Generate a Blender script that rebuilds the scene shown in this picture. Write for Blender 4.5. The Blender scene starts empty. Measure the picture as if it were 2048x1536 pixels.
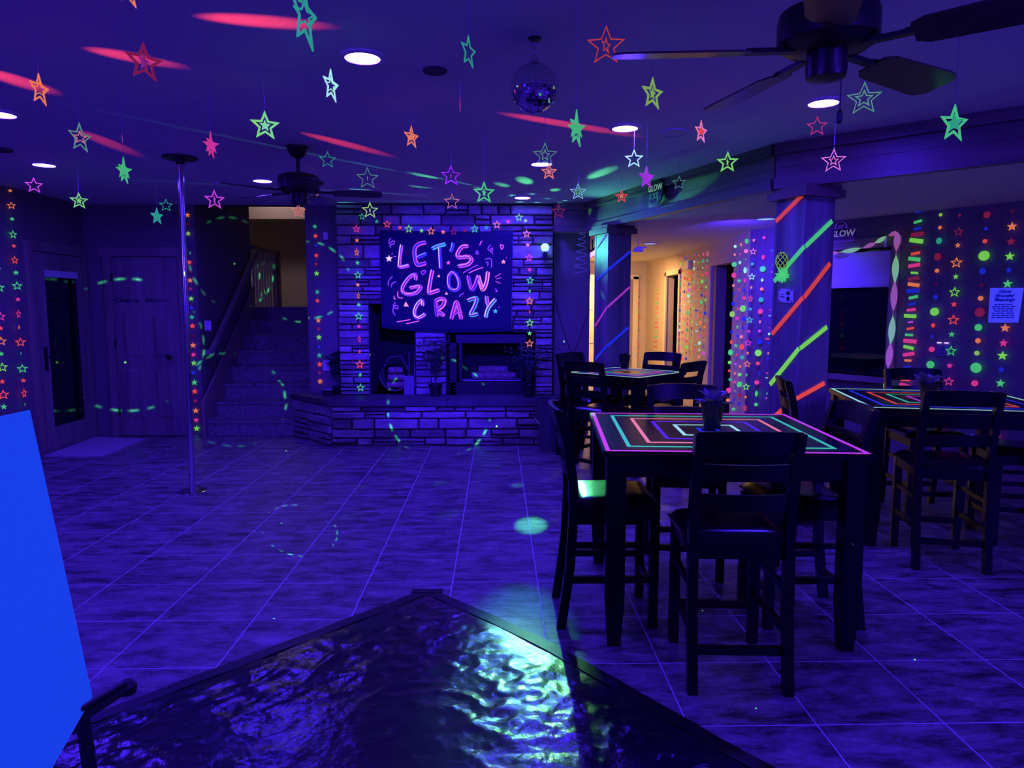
import bpy, bmesh, math, random
from mathutils import Vector, Matrix, noise
random.seed(7)
D = bpy.data
SC = bpy.context.scene
COL = SC.collection
PI = math.pi

# ------------------------------------------------------------------ camera
F, CX, CY, H = 1420.0, 1024.0, 768.0, 1.50
YAW, PITCH = math.radians(-1.2), math.atan((768 - 616.5) / F)
cam_d = D.cameras.new('camera'); cam = D.objects.new('camera', cam_d); COL.objects.link(cam)
cam_d.sensor_width = 36.0; cam_d.lens = F / 2048 * 36.0
cam.location = (0, 0, H)
cam.rotation_euler = (PI / 2 - PITCH, 0, YAW)
cam_d.clip_start = 0.05
SC.camera = cam
# ------------------------------------------------------------------ world and exposure
w = D.worlds.new('world'); SC.world = w; w.use_nodes = True
w.node_tree.nodes['Background'].inputs[0].default_value = (0.10, 0.03, 1, 1)
w.node_tree.nodes['Background'].inputs[1].default_value = 0.002
SC.view_settings.view_transform = 'Standard'; SC.view_settings.look = 'None'
SC.view_settings.gamma = 1.0; SC.view_settings.exposure = 0.0
SC.view_settings.use_curve_mapping = False
SC.cycles.max_bounces = 4; SC.cycles.diffuse_bounces = 3; SC.cycles.glossy_bounces = 3
SC.cycles.sample_clamp_indirect = 6.0; SC.cycles.adaptive_threshold = .025
SC.cycles.caustics_reflective = False; SC.cycles.caustics_refractive = False

UV = (0.054, 0.016, 1.0)          # colour of the blacklights
DOWN = 460.0                      # radiance of a recessed lamp's lens
WARM = (1.0, 0.56, 0.20)
def area_light(name, loc, target, size, power, color, sy=None, spread=PI):
    l = D.lights.new(name, 'AREA'); l.energy = power; l.color = color; l.size = size
    if sy: l.shape = 'RECTANGLE'; l.size_y = sy
    l.spread = spread
    o = D.objects.new(name, l); COL.objects.link(o); o.location = loc
    o.rotation_euler = (Vector(target) - Vector(loc)).to_track_quat('-Z', 'Y').to_euler()
    return o
def spot_light(name, loc, target, deg, power, color, blend=.5, rad=.004, sx=1.0, roll=0):
    l = D.lights.new(name, 'SPOT'); l.energy = power; l.color = color; l.spot_size = math.radians(deg)
    l.spot_blend = blend; l.shadow_soft_size = rad
    o = D.objects.new(name, l); COL.objects.link(o); o.location = loc
    q = (Vector(target) - Vector(loc)).to_track_quat('-Z', 'Y')
    o.rotation_euler = q.to_euler(); o.scale = (sx, 1, 1)
    return o

# ------------------------------------------------------------------ picture -> place
def ray(px, py):
    x = (px - CX) / F; z = -(py - CY) / F; y = 1.0
    c, s = math.cos(PITCH), math.sin(PITCH)
    y2 = y * c + z * s; z2 = -y * s + z * c
    c, s = math.cos(YAW), math.sin(YAW)
    return Vector((x * c - y2 * s, x * s + y2 * c, z2))
EYE = Vector((0, 0, H))
def onz(px, py, z=0.0):
    d = ray(px, py); return EYE + d * ((z - H) / d.z)
def ony(px, py, Y):
    d = ray(px, py); return EYE + d * (Y / d.y)
def onx(px, py, X):
    d = ray(px, py); return EYE + d * (X / d.x)
def onplane(px, py, a, b):
    d = ray(px, py); n = (-(b[1] - a[1]), b[0] - a[0])
    t = (n[0] * a[0] + n[1] * a[1]) / (n[0] * d.x + n[1] * d.y); return EYE + d * t

# ------------------------------------------------------------------ mesh builder
class MB:
    def __init__(s): s.v = []; s.f = []; s.m = []; s.cur = 0
    def add(s, vs, fs):
        o = len(s.v); s.v += [Vector(v) for v in vs]
        for f in fs: s.f.append([i + o for i in f]); s.m.append(s.cur)
        return s
    def box(s, c, size, rot=None, taper=None):
        hx, hy, hz = size[0] / 2, size[1] / 2, size[2] / 2
        vs = []
        for z in (-1, 1):
            k = 1.0 if (taper is None or z > 0) else taper
            for x, y in ((-1, -1), (1, -1), (1, 1), (-1, 1)): vs.append(Vector((x * hx * k, y * hy * k, z * hz)))
        if rot is not None: vs = [rot @ v for v in vs]
        c = Vector(c)
        return s.add([v + c for v in vs], [(0, 3, 2, 1), (4, 5, 6, 7), (0, 1, 5, 4), (1, 2, 6, 5), (2, 3, 7, 6), (3, 0, 4, 7)])
    def bar(s, a, b, w, h, up=(0, 0, 1)):
        a, b = Vector(a), Vector(b); d = (b - a); L = d.length; d.normalize()
        u = Vector(up); r = d.cross(u)
        if r.length < 1e-4: r = d.cross(Vector((1, 0, 0)))
        r.normalize(); u = r.cross(d)
        rot = Matrix((r, d, u)).transposed()
        return s.box((a + b) / 2, (w, L, h), rot)
    def tube(s, pts, r, n=8, cap=True):
        pts = [Vector(p) for p in pts]; rs = r if isinstance(r, (list, tuple)) else [r] * len(pts)
        vs = []; fs = []; ref = None
        for i, p in enumerate(pts):
            t = (pts[min(i + 1, len(pts) - 1)] - pts[max(i - 1, 0)])
            t.normalize()
            if ref is None: ref = t.cross(Vector((0, 0, 1)));
            if ref.length < 1e-3: ref = t.cross(Vector((1, 0, 0)))
            ref = (ref - t * ref.dot(t))
            if ref.length < 1e-4: ref = t.orthogonal()
            ref.normalize(); b = t.cross(ref)
            for k in range(n):
                a = 2 * PI * k / n; vs.append(p + (ref * math.cos(a) + b * math.sin(a)) * rs[i])
        for i in range(len(pts) - 1):
            for k in range(n):
                k2 = (k + 1) % n; fs.append((i * n + k, i * n + k2, (i + 1) * n + k2, (i + 1) * n + k))
        if cap: fs.append(tuple(range(n - 1, -1, -1))); fs.append(tuple(range((len(pts) - 1) * n, len(pts) * n)))
        return s.add(vs, fs)
    def lathe(s, prof, c=(0, 0, 0), n=24, cap=True):
        c = Vector(c); vs = []; fs = []
        for r, z in prof:
            for k in range(n):
                a = 2 * PI * k / n; vs.append(c + Vector((r * math.cos(a), r * math.sin(a), z)))
        for i in range(len(prof) - 1):
            for k in range(n):
                k2 = (k + 1) % n; fs.append((i * n + k, i * n + k2, (i + 1) * n + k2, (i + 1) * n + k))
        if cap: fs.append(tuple(range(n - 1, -1, -1))); fs.append(tuple(range((len(prof) - 1) * n, len(prof) * n)))
        return s.add(vs, fs)
    def prism(s, poly, z0, z1):
        n = len(poly); vs = [(x, y, z0) for x, y in poly] + [(x, y, z1) for x, y in poly]
        fs = [tuple(range(n - 1, -1, -1)), tuple(range(n, 2 * n))]
        for i in range(n): j = (i + 1) % n; fs.append((i, j, n + j, n + i))
        return s.add(vs, fs)
    def slab(s, poly, org, ux, uz, nrm, t):
        # polygon in a plane (ux,uz) pushed out along nrm by t
        org, ux, uz, nrm = Vector(org), Vector(ux), Vector(uz), Vector(nrm)
        n = len(poly); a = [org + ux * x + uz * z for x, z in poly]
        return s.add(a + [p + nrm * t for p in a], [tuple(range(n)), tuple(range(2 * n - 1, n - 1, -1))] + [(i, n + i, n + (i + 1) % n, (i + 1) % n) for i in range(n)])
    def quad(s, a, b, c, d): return s.add([a, b, c, d], [(0, 1, 2, 3)])
    def mesh(s, name, mats, off=None, smooth=False, bevel=0.0, recalc=True):
        me = D.meshes.new(name)
        vs = [v - off for v in s.v] if off is not None else s.v
        me.from_pydata([tuple(v) for v in vs], [], s.f)
        for m in (mats if isinstance(mats, (list, tuple)) else [mats]): me.materials.append(m)
        if any(s.m):
            me.polygons.foreach_set('material_index', s.m)
        if recalc or bevel:
            bm = bmesh.new(); bm.from_mesh(me)
            if bevel: bmesh.ops.bevel(bm, geom=[e for e in bm.edges], offset=bevel, segments=2, affect='EDGES', clamp_overlap=True)
            bmesh.ops.recalc_face_normals(bm, faces=bm.faces); bm.to_mesh(me); bm.free()
        if smooth:
            me.polygons.foreach_set('use_smooth', [True] * len(me.polygons))
            try: me.set_sharp_from_angle(angle=math.radians(40))
            except Exception: pass
        me.update(); return me
    def build(s, name, mats, parent=None, smooth=False, bevel=0.0, local=False, recalc=True):
        if parent is not None and not local: off = parent.location.copy()
        elif parent is None:
            lo = [min(v[i] for v in s.v) for i in range(3)]; hi = [max(v[i] for v in s.v) for i in range(3)]
            off = Vector(((lo[0] + hi[0]) / 2, (lo[1] + hi[1]) / 2, lo[2]))
        else: off = None
        me = s.mesh(name, mats, off, smooth, bevel, recalc)
        o = D.objects.new(name, me); COL.objects.link(o)
        if parent is not None: o.parent = parent
        else: o.location = off
        return o
def link(name, me, parent=None, loc=(0, 0, 0), rot=(0, 0, 0), scale=(1, 1, 1)):
    o = D.objects.new(name, me); COL.objects.link(o); o.location = loc; o.rotation_euler = rot; o.scale = scale
    if parent is not None: o.parent = parent
    return o
def tag(o, label, cat, group=None):
    o['label'] = label; o['category'] = cat
    if group: o['group'] = group
    return o
def thing(name, label, cat, loc=(0, 0, 0), rotz=0, group=None):
    o = D.objects.new(name, None); COL.objects.link(o); o.location = loc; o.rotation_euler = (0, 0, rotz); o.empty_display_size = .1
    return tag(o, label, cat, group)
def structure(o): o['kind'] = 'structure'; return o
def stuff(o): o['kind'] = 'stuff'; return o
def copy_tree(o, parent=None):
    c = o.copy(); COL.objects.link(c); c.parent = parent
    for ch in list(o.children): copy_tree(ch, c)
    return c

# ------------------------------------------------------------------ materials
def lin(c):
    if isinstance(c, str):
        c = [int(c[i:i + 2], 16) / 255 for i in (1, 3, 5)]
        return tuple(x / 12.92 if x <= .04045 else ((x + .055) / 1.055) ** 2.4 for x in c)
    return tuple(c)
def mat(name, c, rough=.6, metal=0.0, emit=None, es=0.0, spec=.5, c2=None, scale=(8, 8, 8), detail=5, bump=0.0, bscale=None, coat=0.0, contrast=(.35, .65), obj_random=0.0, distort=0.0, nrough=.62, obj_value=0.0):
    m = D.materials.new(name); m.use_nodes = True; nt = m.node_tree; b = nt.nodes['Principled BSDF']
    b.inputs['Base Color'].default_value = (*lin(c), 1); b.inputs['Roughness'].default_value = rough
    b.inputs['Metallic'].default_value = metal; b.inputs['Specular IOR Level'].default_value = spec
    b.inputs['Coat Weight'].default_value = coat
    if emit is not None:
        b.inputs['Emission Color'].default_value = (*lin(emit), 1); b.inputs['Emission Strength'].default_value = es
    if c2 is not None or bump:
        tc = nt.nodes.new('ShaderNodeNewGeometry'); mp = nt.nodes.new('ShaderNodeMapping'); mp.inputs['Scale'].default_value = scale
        nt.links.new(tc.outputs['Position'], mp.inputs['Vector'])
        nz = nt.nodes.new('ShaderNodeTexNoise'); nz.inputs['Scale'].default_value = 1; nz.inputs['Detail'].default_value = detail
        nz.inputs['Distortion'].default_value = distort; nz.inputs['Roughness'].default_value = nrough
        if obj_random:
            oi = nt.nodes.new('ShaderNodeObjectInfo'); ml = nt.nodes.new('ShaderNodeMath'); ml.operation = 'MULTIPLY'; ml.inputs[1].default_value = obj_random
            cb = nt.nodes.new('ShaderNodeCombineXYZ'); ad = nt.nodes.new('ShaderNodeVectorMath'); ad.operation = 'ADD'
            nt.links.new(oi.outputs['Random'], ml.inputs[0]); nt.links.new(ml.outputs[0], cb.inputs[2])
            nt.links.new(mp.outputs[0], ad.inputs[0]); nt.links.new(cb.outputs[0], ad.inputs[1]); nt.links.new(ad.outputs[0], nz.inputs['Vector'])
        else: nt.links.new(mp.outputs[0], nz.inputs['Vector'])
        if c2 is not None:
            cr = nt.nodes.new('ShaderNodeValToRGB'); cr.color_ramp.elements[0].position = contrast[0]; cr.color_ramp.elements[1].position = contrast[1]
            cr.color_ramp.elements[0].color = (*lin(c), 1); cr.color_ramp.elements[1].color = (*lin(c2), 1)
            nt.links.new(nz.outputs['Fac'], cr.inputs[0]); last = cr.outputs[0]
            if obj_value:
                o2 = nt.nodes.new('ShaderNodeObjectInfo'); mr = nt.nodes.new('ShaderNodeMapRange'); mr.inputs['To Min'].default_value = 1 - obj_value; mr.inputs['To Max'].default_value = 1 + obj_value
                vm = nt.nodes.new('ShaderNodeVectorMath'); vm.operation = 'SCALE'; nt.links.new(o2.outputs['Random'], mr.inputs['Value']); nt.links.new(last, vm.inputs[0]); nt.links.new(mr.outputs[0], vm.inputs['Scale']); last = vm.outputs[0]
            nt.links.new(last, b.inputs['Base Color'])
        if bump:
            bp = nt.nodes.new('ShaderNodeBump'); bp.inputs['Strength'].default_value = bump; bp.inputs['Distance'].default_value = .01
            src = nz
            if bscale:
                src = nt.nodes.new('ShaderNodeTexNoise'); src.inputs['Scale'].default_value = bscale; src.inputs['Detail'].default_value = 4
                nt.links.new(tc.outputs['Position'], src.inputs['Vector'])
            nt.links.new(src.outputs['Fac'], bp.inputs['Height']); nt.links.new(bp.outputs[0], b.inputs['Normal'])
    return m
_neon = {}
NEON = dict(G='#52d878', L='#86ea52', T='#35b08c', O='#ff8a4e', R='#ff5140', P='#f5408e', M='#e64be8', C='#a3244c', B='#1c2bd0',
            W='#b6ffd6', Y='#a2d65a', D='#6aa888', S='#ff8c84', K='#6a1238', V='#5a24c8')
def neon(k, s=1.0):
    key = (k, round(s, 2))
    if key not in _neon:
        m = mat('fluorescent_' + k + str(key[1]), tuple(.4 * c for c in lin(NEON[k])), .55, emit=NEON[k], es=.85 * s)
        _neon[key] = m
    return _neon[key]
M = {}
M['ceiling'] = mat('ceiling_paint', (.76, .72, .70), .85, bump=.15, bscale=60)
M['soffit'] = mat('soffit_paint', (.78, .73, .68), .8, bump=.15, bscale=60)
M['wall'] = mat('wall_paint', (.20, .175, .16), .8, bump=.1, bscale=80)
M['hallwall'] = mat('hall_paint', (.62, .52, .42), .8, bump=.1, bscale=80)
M['trimwood'] = mat('knotty_wood', (.24, .19, .145), .5, c2=(.36, .29, .22), scale=(6, 6, .9), bump=.05)
M['beamwood'] = mat('beam_wood', (.115, .085, .065), .42, c2=(.19, .145, .105), scale=(1.2, 1.2, 14), bump=.05)
M['colwood'] = mat('column_wood', (.14, .13, .12), .5, c2=(.31, .28, .26), scale=(9, 9, .7), bump=.05)
M['capwood'] = mat('cap_wood', (.14, .10, .07), .5, c2=(.2, .14, .1), scale=(3, 3, 12))
M['tile'] = mat('slate_look_tile', (.040, .034, .031), .36, c2=(.54, .49, .46), scale=(4.2, 12.0, 5), detail=14, bump=.3, obj_random=40, contrast=(.40, .71), distort=.3, nrough=.80)
M['grout'] = mat('grout', (.80, .78, .78), .8)
M['stone'] = mat('ledge_stone', (.16, .145, .13), .8, c2=(.42, .38, .34), scale=(5, 5, 12), detail=8, bump=.6, bscale=38, obj_random=60, contrast=(.25, .75), obj_value=.5)
M['mortar'] = mat('mortar', (.05, .045, .04), .95)
M['slabstone'] = mat('hearth_slab', (.06, .055, .052), .5, c2=(.12, .11, .105), scale=(4, 4, 4), bump=.15)
M['carpet'] = mat('stair_carpet', (.20, .17, .15), .95, c2=(.36, .32, .29), scale=(30, 30, 30), bump=.7, bscale=160)
M['black'] = mat('black_wood', (.004, .0035, .004), .28, spec=.32)
M['vinyl'] = mat('black_vinyl_seat', (.006, .0055, .006), .22, spec=.4, bump=.08, bscale=120)
M['dark'] = mat('dark_metal', (.022, .020, .020), .42, metal=.3)
M['bronze'] = mat('bronze_fan', (.03, .024, .02), .35, metal=.4)
M['blade'] = mat('fan_blade', (.055, .036, .026), .3, c2=(.09, .06, .042), scale=(20, 4, 4))
M['chrome'] = mat('chrome', (.72, .72, .76), .14, metal=1.0)
M['mirror'] = mat('mirror_tile', (.92, .92, .95), .03, metal=1.0)
M['plastic'] = mat('black_plastic_sheet', (.010, .010, .016), .21, spec=.75, bump=.3, bscale=34)
M['tape'] = mat('black_tape', (.008, .008, .008), .45)
M['card'] = mat('white_card', (.06, .16, .30), .9, emit=(.004, .046, .50), es=1.0)  # blue base and emission put the white card's blacklight glow into the colour
M['paper'] = mat('white_paper', (.7, .7, .75), .8, emit=(.03, .05, .75), es=.75)
M['paper_dim'] = mat('notice_paper', (.6, .6, .65), .8, emit=(.02, .02, .25), es=.6)
M['ink'] = mat('ink', (.01, .01, .03), .7)
M['inkblue'] = mat('ink_blue', (.005, .005, .08), .7, emit=(.001, .002, .30), es=.8)
M['cloth'] = mat('banner_cloth', (.010, .008, .045), .9, bump=.2, bscale=300)
M['white'] = mat('white_plastic', (.75, .74, .72), .4)
M['grille'] = mat('speaker_grille', (.06, .055, .06), .7)
M['glass'] = mat('dark_glass', (.004, .004, .008), .04, spec=.6)
M['blind'] = mat('roller_blind', (.75, .74, .78), .8, emit=(.022, .006, .26), es=.45)  # blue emission stands in for blacklight falling on the blind
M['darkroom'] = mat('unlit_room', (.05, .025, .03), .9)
M['door'] = mat('painted_door', (.20, .165, .14), .5, c2=(.32, .27, .22), scale=(9, 9, .8), bump=.06)
M['creamdoor'] = mat('cream_door', (.8, .72, .55), .5)
M['leaf'] = mat('dark_leaf', (.03, .09, .035), .5)
M['leafpale'] = mat('pale_leaf', (.30, .30, .34), .35)
M['pot'] = mat('black_pot', (.012, .012, .012), .35)
M['soot'] = mat('soot', (.012, .011, .011), .9)
M['log'] = mat('firewood', (.14, .10, .07), .85, c2=(.4, .3, .22), scale=(30, 30, 30))
M['wicker'] = mat('wicker', (.10, .08, .07), .7)
M['bin'] = mat('grey_bin', (.09, .095, .10), .3)
M['rug'] = mat('door_mat_carpet', (.55, .50, .48), .95, bump=.5, bscale=150)
M['globe'] = mat('lit_globe', (.8, .9, .9), .3, emit=(.25, 1.0, .85), es=2.2)
M['uvtube'] = mat('blacklight_tube', (.5, .3, .8), .3, emit=(.75, .22, 1.0), es=3.0)
M['thread'] = mat('thread', (.30, .30, .5), .7)
def lens_mat(n, c, s):
    return mat(n, (.8, .8, .8), .5, emit=c, es=s)
M['lens'] = lens_mat('downlight_lens', UV, DOWN)
M['lens_hall'] = lens_mat('hall_downlight_lens', (.25, .45, 1.0), 1.1)

# ------------------------------------------------------------------ the shell
C = 2.67; CL = 2.36
XL = -4.72; YD = 8.33; YC = 8.20; XS = -3.45
L0, LK, LE = Vector((1.03, 8.12)), Vector((2.03, 5.23)), Vector((3.09, 4.25))
d2 = (LE - LK).normalized(); LF = LK + d2 * 5.2
RW0 = Vector((2.811, 7.934)); rd = Vector((.545, -.839)).normalized(); rn = Vector((-rd.y * -1, 0))  # placeholder
rn = Vector((-.839, -.545)).normalized()
def RWp(s, z, off=0.0): p = RW0 + rd * s + rn * off; return Vector((p.x, p.y, z))
RWL = 6.2

fl = MB(); fl.box((.6, 5.3, -.03), (13.0, 17.0, .0698)); floor = structure(fl.build('floor', M['grout']))
# tiles
TX, TY, X0, Y0 = .466, .458, -.247, 3.31
tm = MB()
hx, hy = TX / 2 - .0026, TY / 2 - .0026
tm.add([(-hx, -hy, -.006), (hx, -hy, -.006), (hx, hy, -.006), (-hx, hy, -.006), (-hx, -hy, .0052), (hx, -hy, .0052), (hx, hy, .0052), (-hx, hy, .0052),
        (-hx + .002, -hy + .002, .006), (hx - .002, -hy + .002, .006), (hx - .002, hy - .002, .006), (-hx + .002, hy - .002, .006)],
       [(0, 1, 5, 4), (1, 2, 6, 5), (2, 3, 7, 6), (3, 0, 4, 7), (4, 5, 9, 8), (5, 6, 10, 9), (6, 7, 11, 10), (7, 4, 8, 11), (8, 9, 10, 11)])
tile_me = tm.mesh('floor_tile', M['tile'])
cand = []
for i in range(-10, 12):
    for j in range(-12, 22):
        x = X0 + TX * (i + .5); y = Y0 + TY * (j + .5)
        if x < XL - .1 or y < -3.2: continue
        vis = y > 1.9 and abs(x - .02 * y) < y * .75 + .3 and (y < 8.4 or (1.0 < x < 3.0))
        cand.append((0 if vis else 1, y, x))
cand.sort()
rest = MB()
for k, (v, y, x) in enumerate(cand):
    if v == 0 and k < 300: link('floor_tile', tile_me, floor, Vector((x, y, 0)) - floor.location)
    else:
        rest.add([Vector(q) + Vector((x, y, 0)) for q in tm.v], tm.f)
stuff(rest.build('floor_tile_field', M['tile'], floor, recalc=False))

b = MB(); b.box((-.1, 2.7, C + .06), (9.4, 11.4, .12)); structure(b.build('ceiling', M['ceiling']))
b = MB(); b.prism([(.66, 8.16), (L0.x + .02, 8.16), (L0.x + .06, L0.y), (LK.x + .05, LK.y + .02), (LE.x + .03, LE.y + .03), (LF.x, LF.y), (7.2, .4), (7.2, 14.6), (.66, 14.6)], CL, CL + .1)
structure(b.build('ceiling_lower', M['soffit']))
b = MB(); b.box((XL - .06, 2.55, 1.35), (.12, 11.7, 2.7)); structure(b.build('wall_left', M['wall']))
b = MB(); b.box((.6, -3.06, 1.35), (11, .12, 2.7)); structure(b.build('wall_back', M['wall']))
b = MB(); b.box((5.9, 0.2, 1.35), (.12, 6.6, 2.7)); structure(b.build('wall_right_rear', M['wall']))
b = MB(); b.box(((XL + XS) / 2, YD + .06, 1.35), (XS - XL, .12, 2.7)); structure(b.build('wall_door_side', M['wall']))
# stairwell
b = MB()
b.box((XS - .07, 9.30, 1.9), (.10, 1.82, 3.8)); structure(b.build('wall_stair_left', M['wall']))
b = MB(); b.box((-2.16, 9.9, 1.9), (.08, 3.1, 3.8)); structure(b.build('wall_stair_right', M['wall']))
b = MB(); b.box((-2.0, 8.42, 1.35), (.41, .12, 2.7)); structure(b.build('wall_beside_chimney', M['wall']))
b = MB(); b.box((-2.8, 8.40, C + .1), (1.3, .14, .2)); structure(b.build('trim_stair_header', M['wall']))
b = MB(); b.box((-3.1, 12.6, 2.6), (4.0, .1, 2.4)); structure(b.build('wall_landing', M['hallwall']))
b = MB(); b.box((-5.0, 11.5, 2.6), (.1, 2.4, 2.4)); structure(b.build('wall_landing_left', M['hallwall']))
b = MB(); b.box((-3.5, 11.4, 1.46), (3.1, 2.5, .10)); structure(b.build('floor_landing', M['carpet']))
b = MB(); b.box((-3.3, 10.6, 3.85), (3.6, 4.4, .1)); structure(b.build('ceiling_landing', M['hallwall']))
b = MB(); b.box((-3.1, 12.3, 3.4), (4.0, .5, .86))
structure(b.build('trim_landing_bulkhead', M['hallwall']))
# walls right of the chimney and the hall
b = MB(); b.box((.87, 8.38, 1.2), (.42, .12, 2.4)); structure(b.build('wall_beside_hall', M['wall']))
b = MB(); b.box((.95, 11.1, 1.2), (.10, 5.4, 2.4)); structure(b.build('wall_hall_left', M['hallwall']))
b = MB(); b.box((2.0, 13.72, 1.2), (2.3, .12, 2.4)); structure(b.build('wall_hall_end', M['hallwall']))
HX = 2.86
b = MB()
for y0, y1, z0, z1 in ((7.96, 8.62, 0, CL), (8.62, 9.55, 2.06, CL), (9.55, 11.15, 0, CL), (11.15, 12.0, 2.04, CL), (12.0, 13.7, 0, CL)):
    b.box((HX + .06, (y0 + y1) / 2, (z0 + z1) / 2), (.12, y1 - y0, z1 - z0))
structure(b.build('wall_hall_right', M['hallwall']))
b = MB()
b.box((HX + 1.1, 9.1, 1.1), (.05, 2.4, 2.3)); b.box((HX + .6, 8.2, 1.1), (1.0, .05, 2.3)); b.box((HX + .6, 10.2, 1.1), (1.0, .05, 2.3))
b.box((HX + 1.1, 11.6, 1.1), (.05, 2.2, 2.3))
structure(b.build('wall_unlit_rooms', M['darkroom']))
# right wall with its window opening
WS0, WS1, WZ0, WZ1 = .62, 1.575, .85, 2.07
b = MB()
def rw_box(s0, s1, z0, z1, t=.12, off=0.0):
    p = [RWp(s0, z0, off), RWp(s1, z0, off), RWp(s1, z0, off - t), RWp(s0, z0, off - t)]
    q = [Vector((v.x, v.y, z1)) for v in p]
    b.add(p + q, [(0, 3, 2, 1), (4, 5, 6, 7), (0, 1, 5, 4), (1, 2, 6, 5), (2, 3, 7, 6), (3, 0, 4, 7)])
rw_box(0, WS0, 0, CL); rw_box(WS1, RWL, 0, CL); rw_box(WS0, WS1, 0, WZ0); rw_box(WS0, WS1, WZ1, CL)
structure(b.build('wall_right', M['wall']))
b = MB(); rw_box(0.0, RWL, 0, .14, .03, .03); structure(b.build('baseboard_right', M['trimwood']))
# fascia between the two ceiling levels, in boards
fas = MB()
path = [Vector((.64, 8.12)), L0, LK, LF]
def fascia_band(mb, z0, z1, out):
    for a, c in zip(path[:-1], path[1:]):
        d = (c - a).normalized(); n = Vector((d.y, -d.x))
        if n.dot(Vector((0, 3)) - (a + c) / 2) < 0: n = -n
        p0, p1 = a - d * .0, c + d * .0
        q = [p0, p1, p1 + n * out, p0 + n * out]
        mb.add([(v.x, v.y, z0) for v in q] + [(v.x, v.y, z1) for v in q], [(0, 1, 2, 3), (4, 5, 6, 7), (0, 1, 5, 4), (1, 2, 6, 5), (2, 3, 7, 6), (3, 0, 4, 7)])
fo = None
for nm, z0, z1, out in (('crown_board', 2.60, 2.672, .065), ('fascia_board', 2.425, 2.60, .028), ('lower_board', 2.352, 2.425, .060), ('bead', 2.592, 2.604, .078), ('bead', 2.50, 2.506, .034)):
    mb_ = MB(); fascia_band(mb_, z0, z1, out)
    if fo is None:
        fo = structure(mb_.build('trim_fascia_beam', M['beamwood']))
    else: mb_.build(nm, M['beamwood'], fo)
for k in (.36, .7):
    pass

# ------------------------------------------------------------------ columns
u_ = Vector((.928, .372)); v_ = Vector((-.372, .928))
def column(label, front, z0=0):
    ctr = front + (u_ + v_) * .135; ang = math.atan2(u_.y, u_.x)
    t = thing('wood_column', label, 'column', (ctr.x, ctr.y, 0), ang, 'columns under the beam')
    b = MB(); b.box((0, 0, 1.14), (.27, .27, 2.28)); b.build('shaft', M['colwood'], t, local=True, bevel=.004)
    b = MB(); b.box((0, 0, .09), (.31, .31, .18)); b.build('base', M['colwood'], t, local=True, bevel=.005)
    b = MB(); b.box((0, 0, 2.30), (.37, .37, .055)); b.box((0, 0, 2.342), (.33, .33, .034)); b.build('cap', M['capwood'], t, local=True)
    for sx, sy in ((-1, -1), (1, -1), (-1, 1), (1, 1)):
        b = MB(); b.box((sx * .128, sy * .128, 1.23), (.022, .022, 2.08)); b.build('corner_bead', M['colwood'], t, local=True)
    return t, ctr, ang
colR = column('thick wooden column beside the window, wrapped with red and green tape', Vector((2.14, 4.983)))
colL = column('wooden column by the bright hall, wrapped with purple and blue tape', Vector((1.155, 7.451)))
# tapes across the two faces turned to the camera
def tape_on_column(col, px_pts, key, label, group, wpx=11, s=1.0):
    t, ctr, ang = col; fr = ctr - (u_ + v_) * .135
    faces = {'L': (fr, fr + v_), 'R': (fr, fr + u_)}; Ri = Matrix.Rotation(-ang, 3, 'Z')
    for face, a, c in px_pts:
        A, B = faces[face]; nrm = (-u_ if face == 'L' else -v_); nrm3 = Vector((nrm.x, nrm.y, 0))
        p0 = onplane(*a, A, B) + nrm3 * .007; p1 = onplane(*c, A, B) + nrm3 * .007
        wm = wpx * p0.y / F
        d = (p1 - p0).normalized(); up = nrm3.cross(d).normalized() * wm / 2
        vs = [p0 - up, p1 - up, p1 + up, p0 + up, p0 - up - nrm3 * .003, p1 - up - nrm3 * .003, p1 + up - nrm3 * .003, p0 + up - nrm3 * .003]
        b = MB(); b.add([Ri @ (v - t.location) for v in vs], [(0, 1, 2, 3), (4, 7, 6, 5), (0, 4, 5, 1), (1, 5, 6, 2), (2, 6, 7, 3), (3, 7, 4, 0)])
        o = b.build('tape_strip', neon(key, s), t, local=True); o['label'] = label
gp = 'tape strips on the columns'
tape_on_column(colR, [('L', (1553, 443), (1611, 385))], 'R', 'topmost red tape strip on the thick column under its cap', gp, 9, .6)
tape_on_column(colR, [('L', (1549, 563), (1610, 493)), ('R', (1610, 493), (1663, 442))], 'G', 'light green tape running past the pineapple on the thick column', gp, 9, .8)
tape_on_column(colR, [('L', (1545, 668), (1607, 595)), ('R', (1607, 595), (1659, 527))], 'R', 'long red tape strip crossing the middle of the thick column', gp, 9, .65)
tape_on_column(colR, [('L', (1541, 769), (1599, 697)), ('R', (1599, 697), (1653, 654))], 'L', 'bright green tape strip below the red one on the thick column', gp, 9, .8)
tape_on_column(colR, [('L', (1536, 845), (1592, 797)), ('R', (1592, 797), (1648, 766))], 'R', 'lowest red tape strip on the thick column above the table', gp, 9, .8)
tape_on_column(colR, [('R', (1618, 968), (1638, 949))], 'R', 'short bit of red tape near the column foot below the tabletop', gp, 8, .7)
tape_on_column(colL, [('L', (1194, 496), (1219, 460))], 'V', 'dim purple tape at the top of the hall column', gp, 4, 1.0)
tape_on_column(colL, [('L', (1193, 561), (1216, 540)), ('R', (1216, 540), (1260, 503))], 'B', 'upper deep blue tape strip on the hall column', gp, 5, 1.0)
tape_on_column(colL, [('L', (1191, 652), (1215, 614)), ('R', (1215, 614), (1259, 574))], 'M', 'magenta tape strip around the hall column', gp, 4, .45)
tape_on_column(colL, [('L', (1191, 719), (1214, 692)), ('R', (1214, 692), (1256, 655))], 'B', 'lower deep blue tape strip on the hall column', gp, 5, 1.0)
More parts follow.
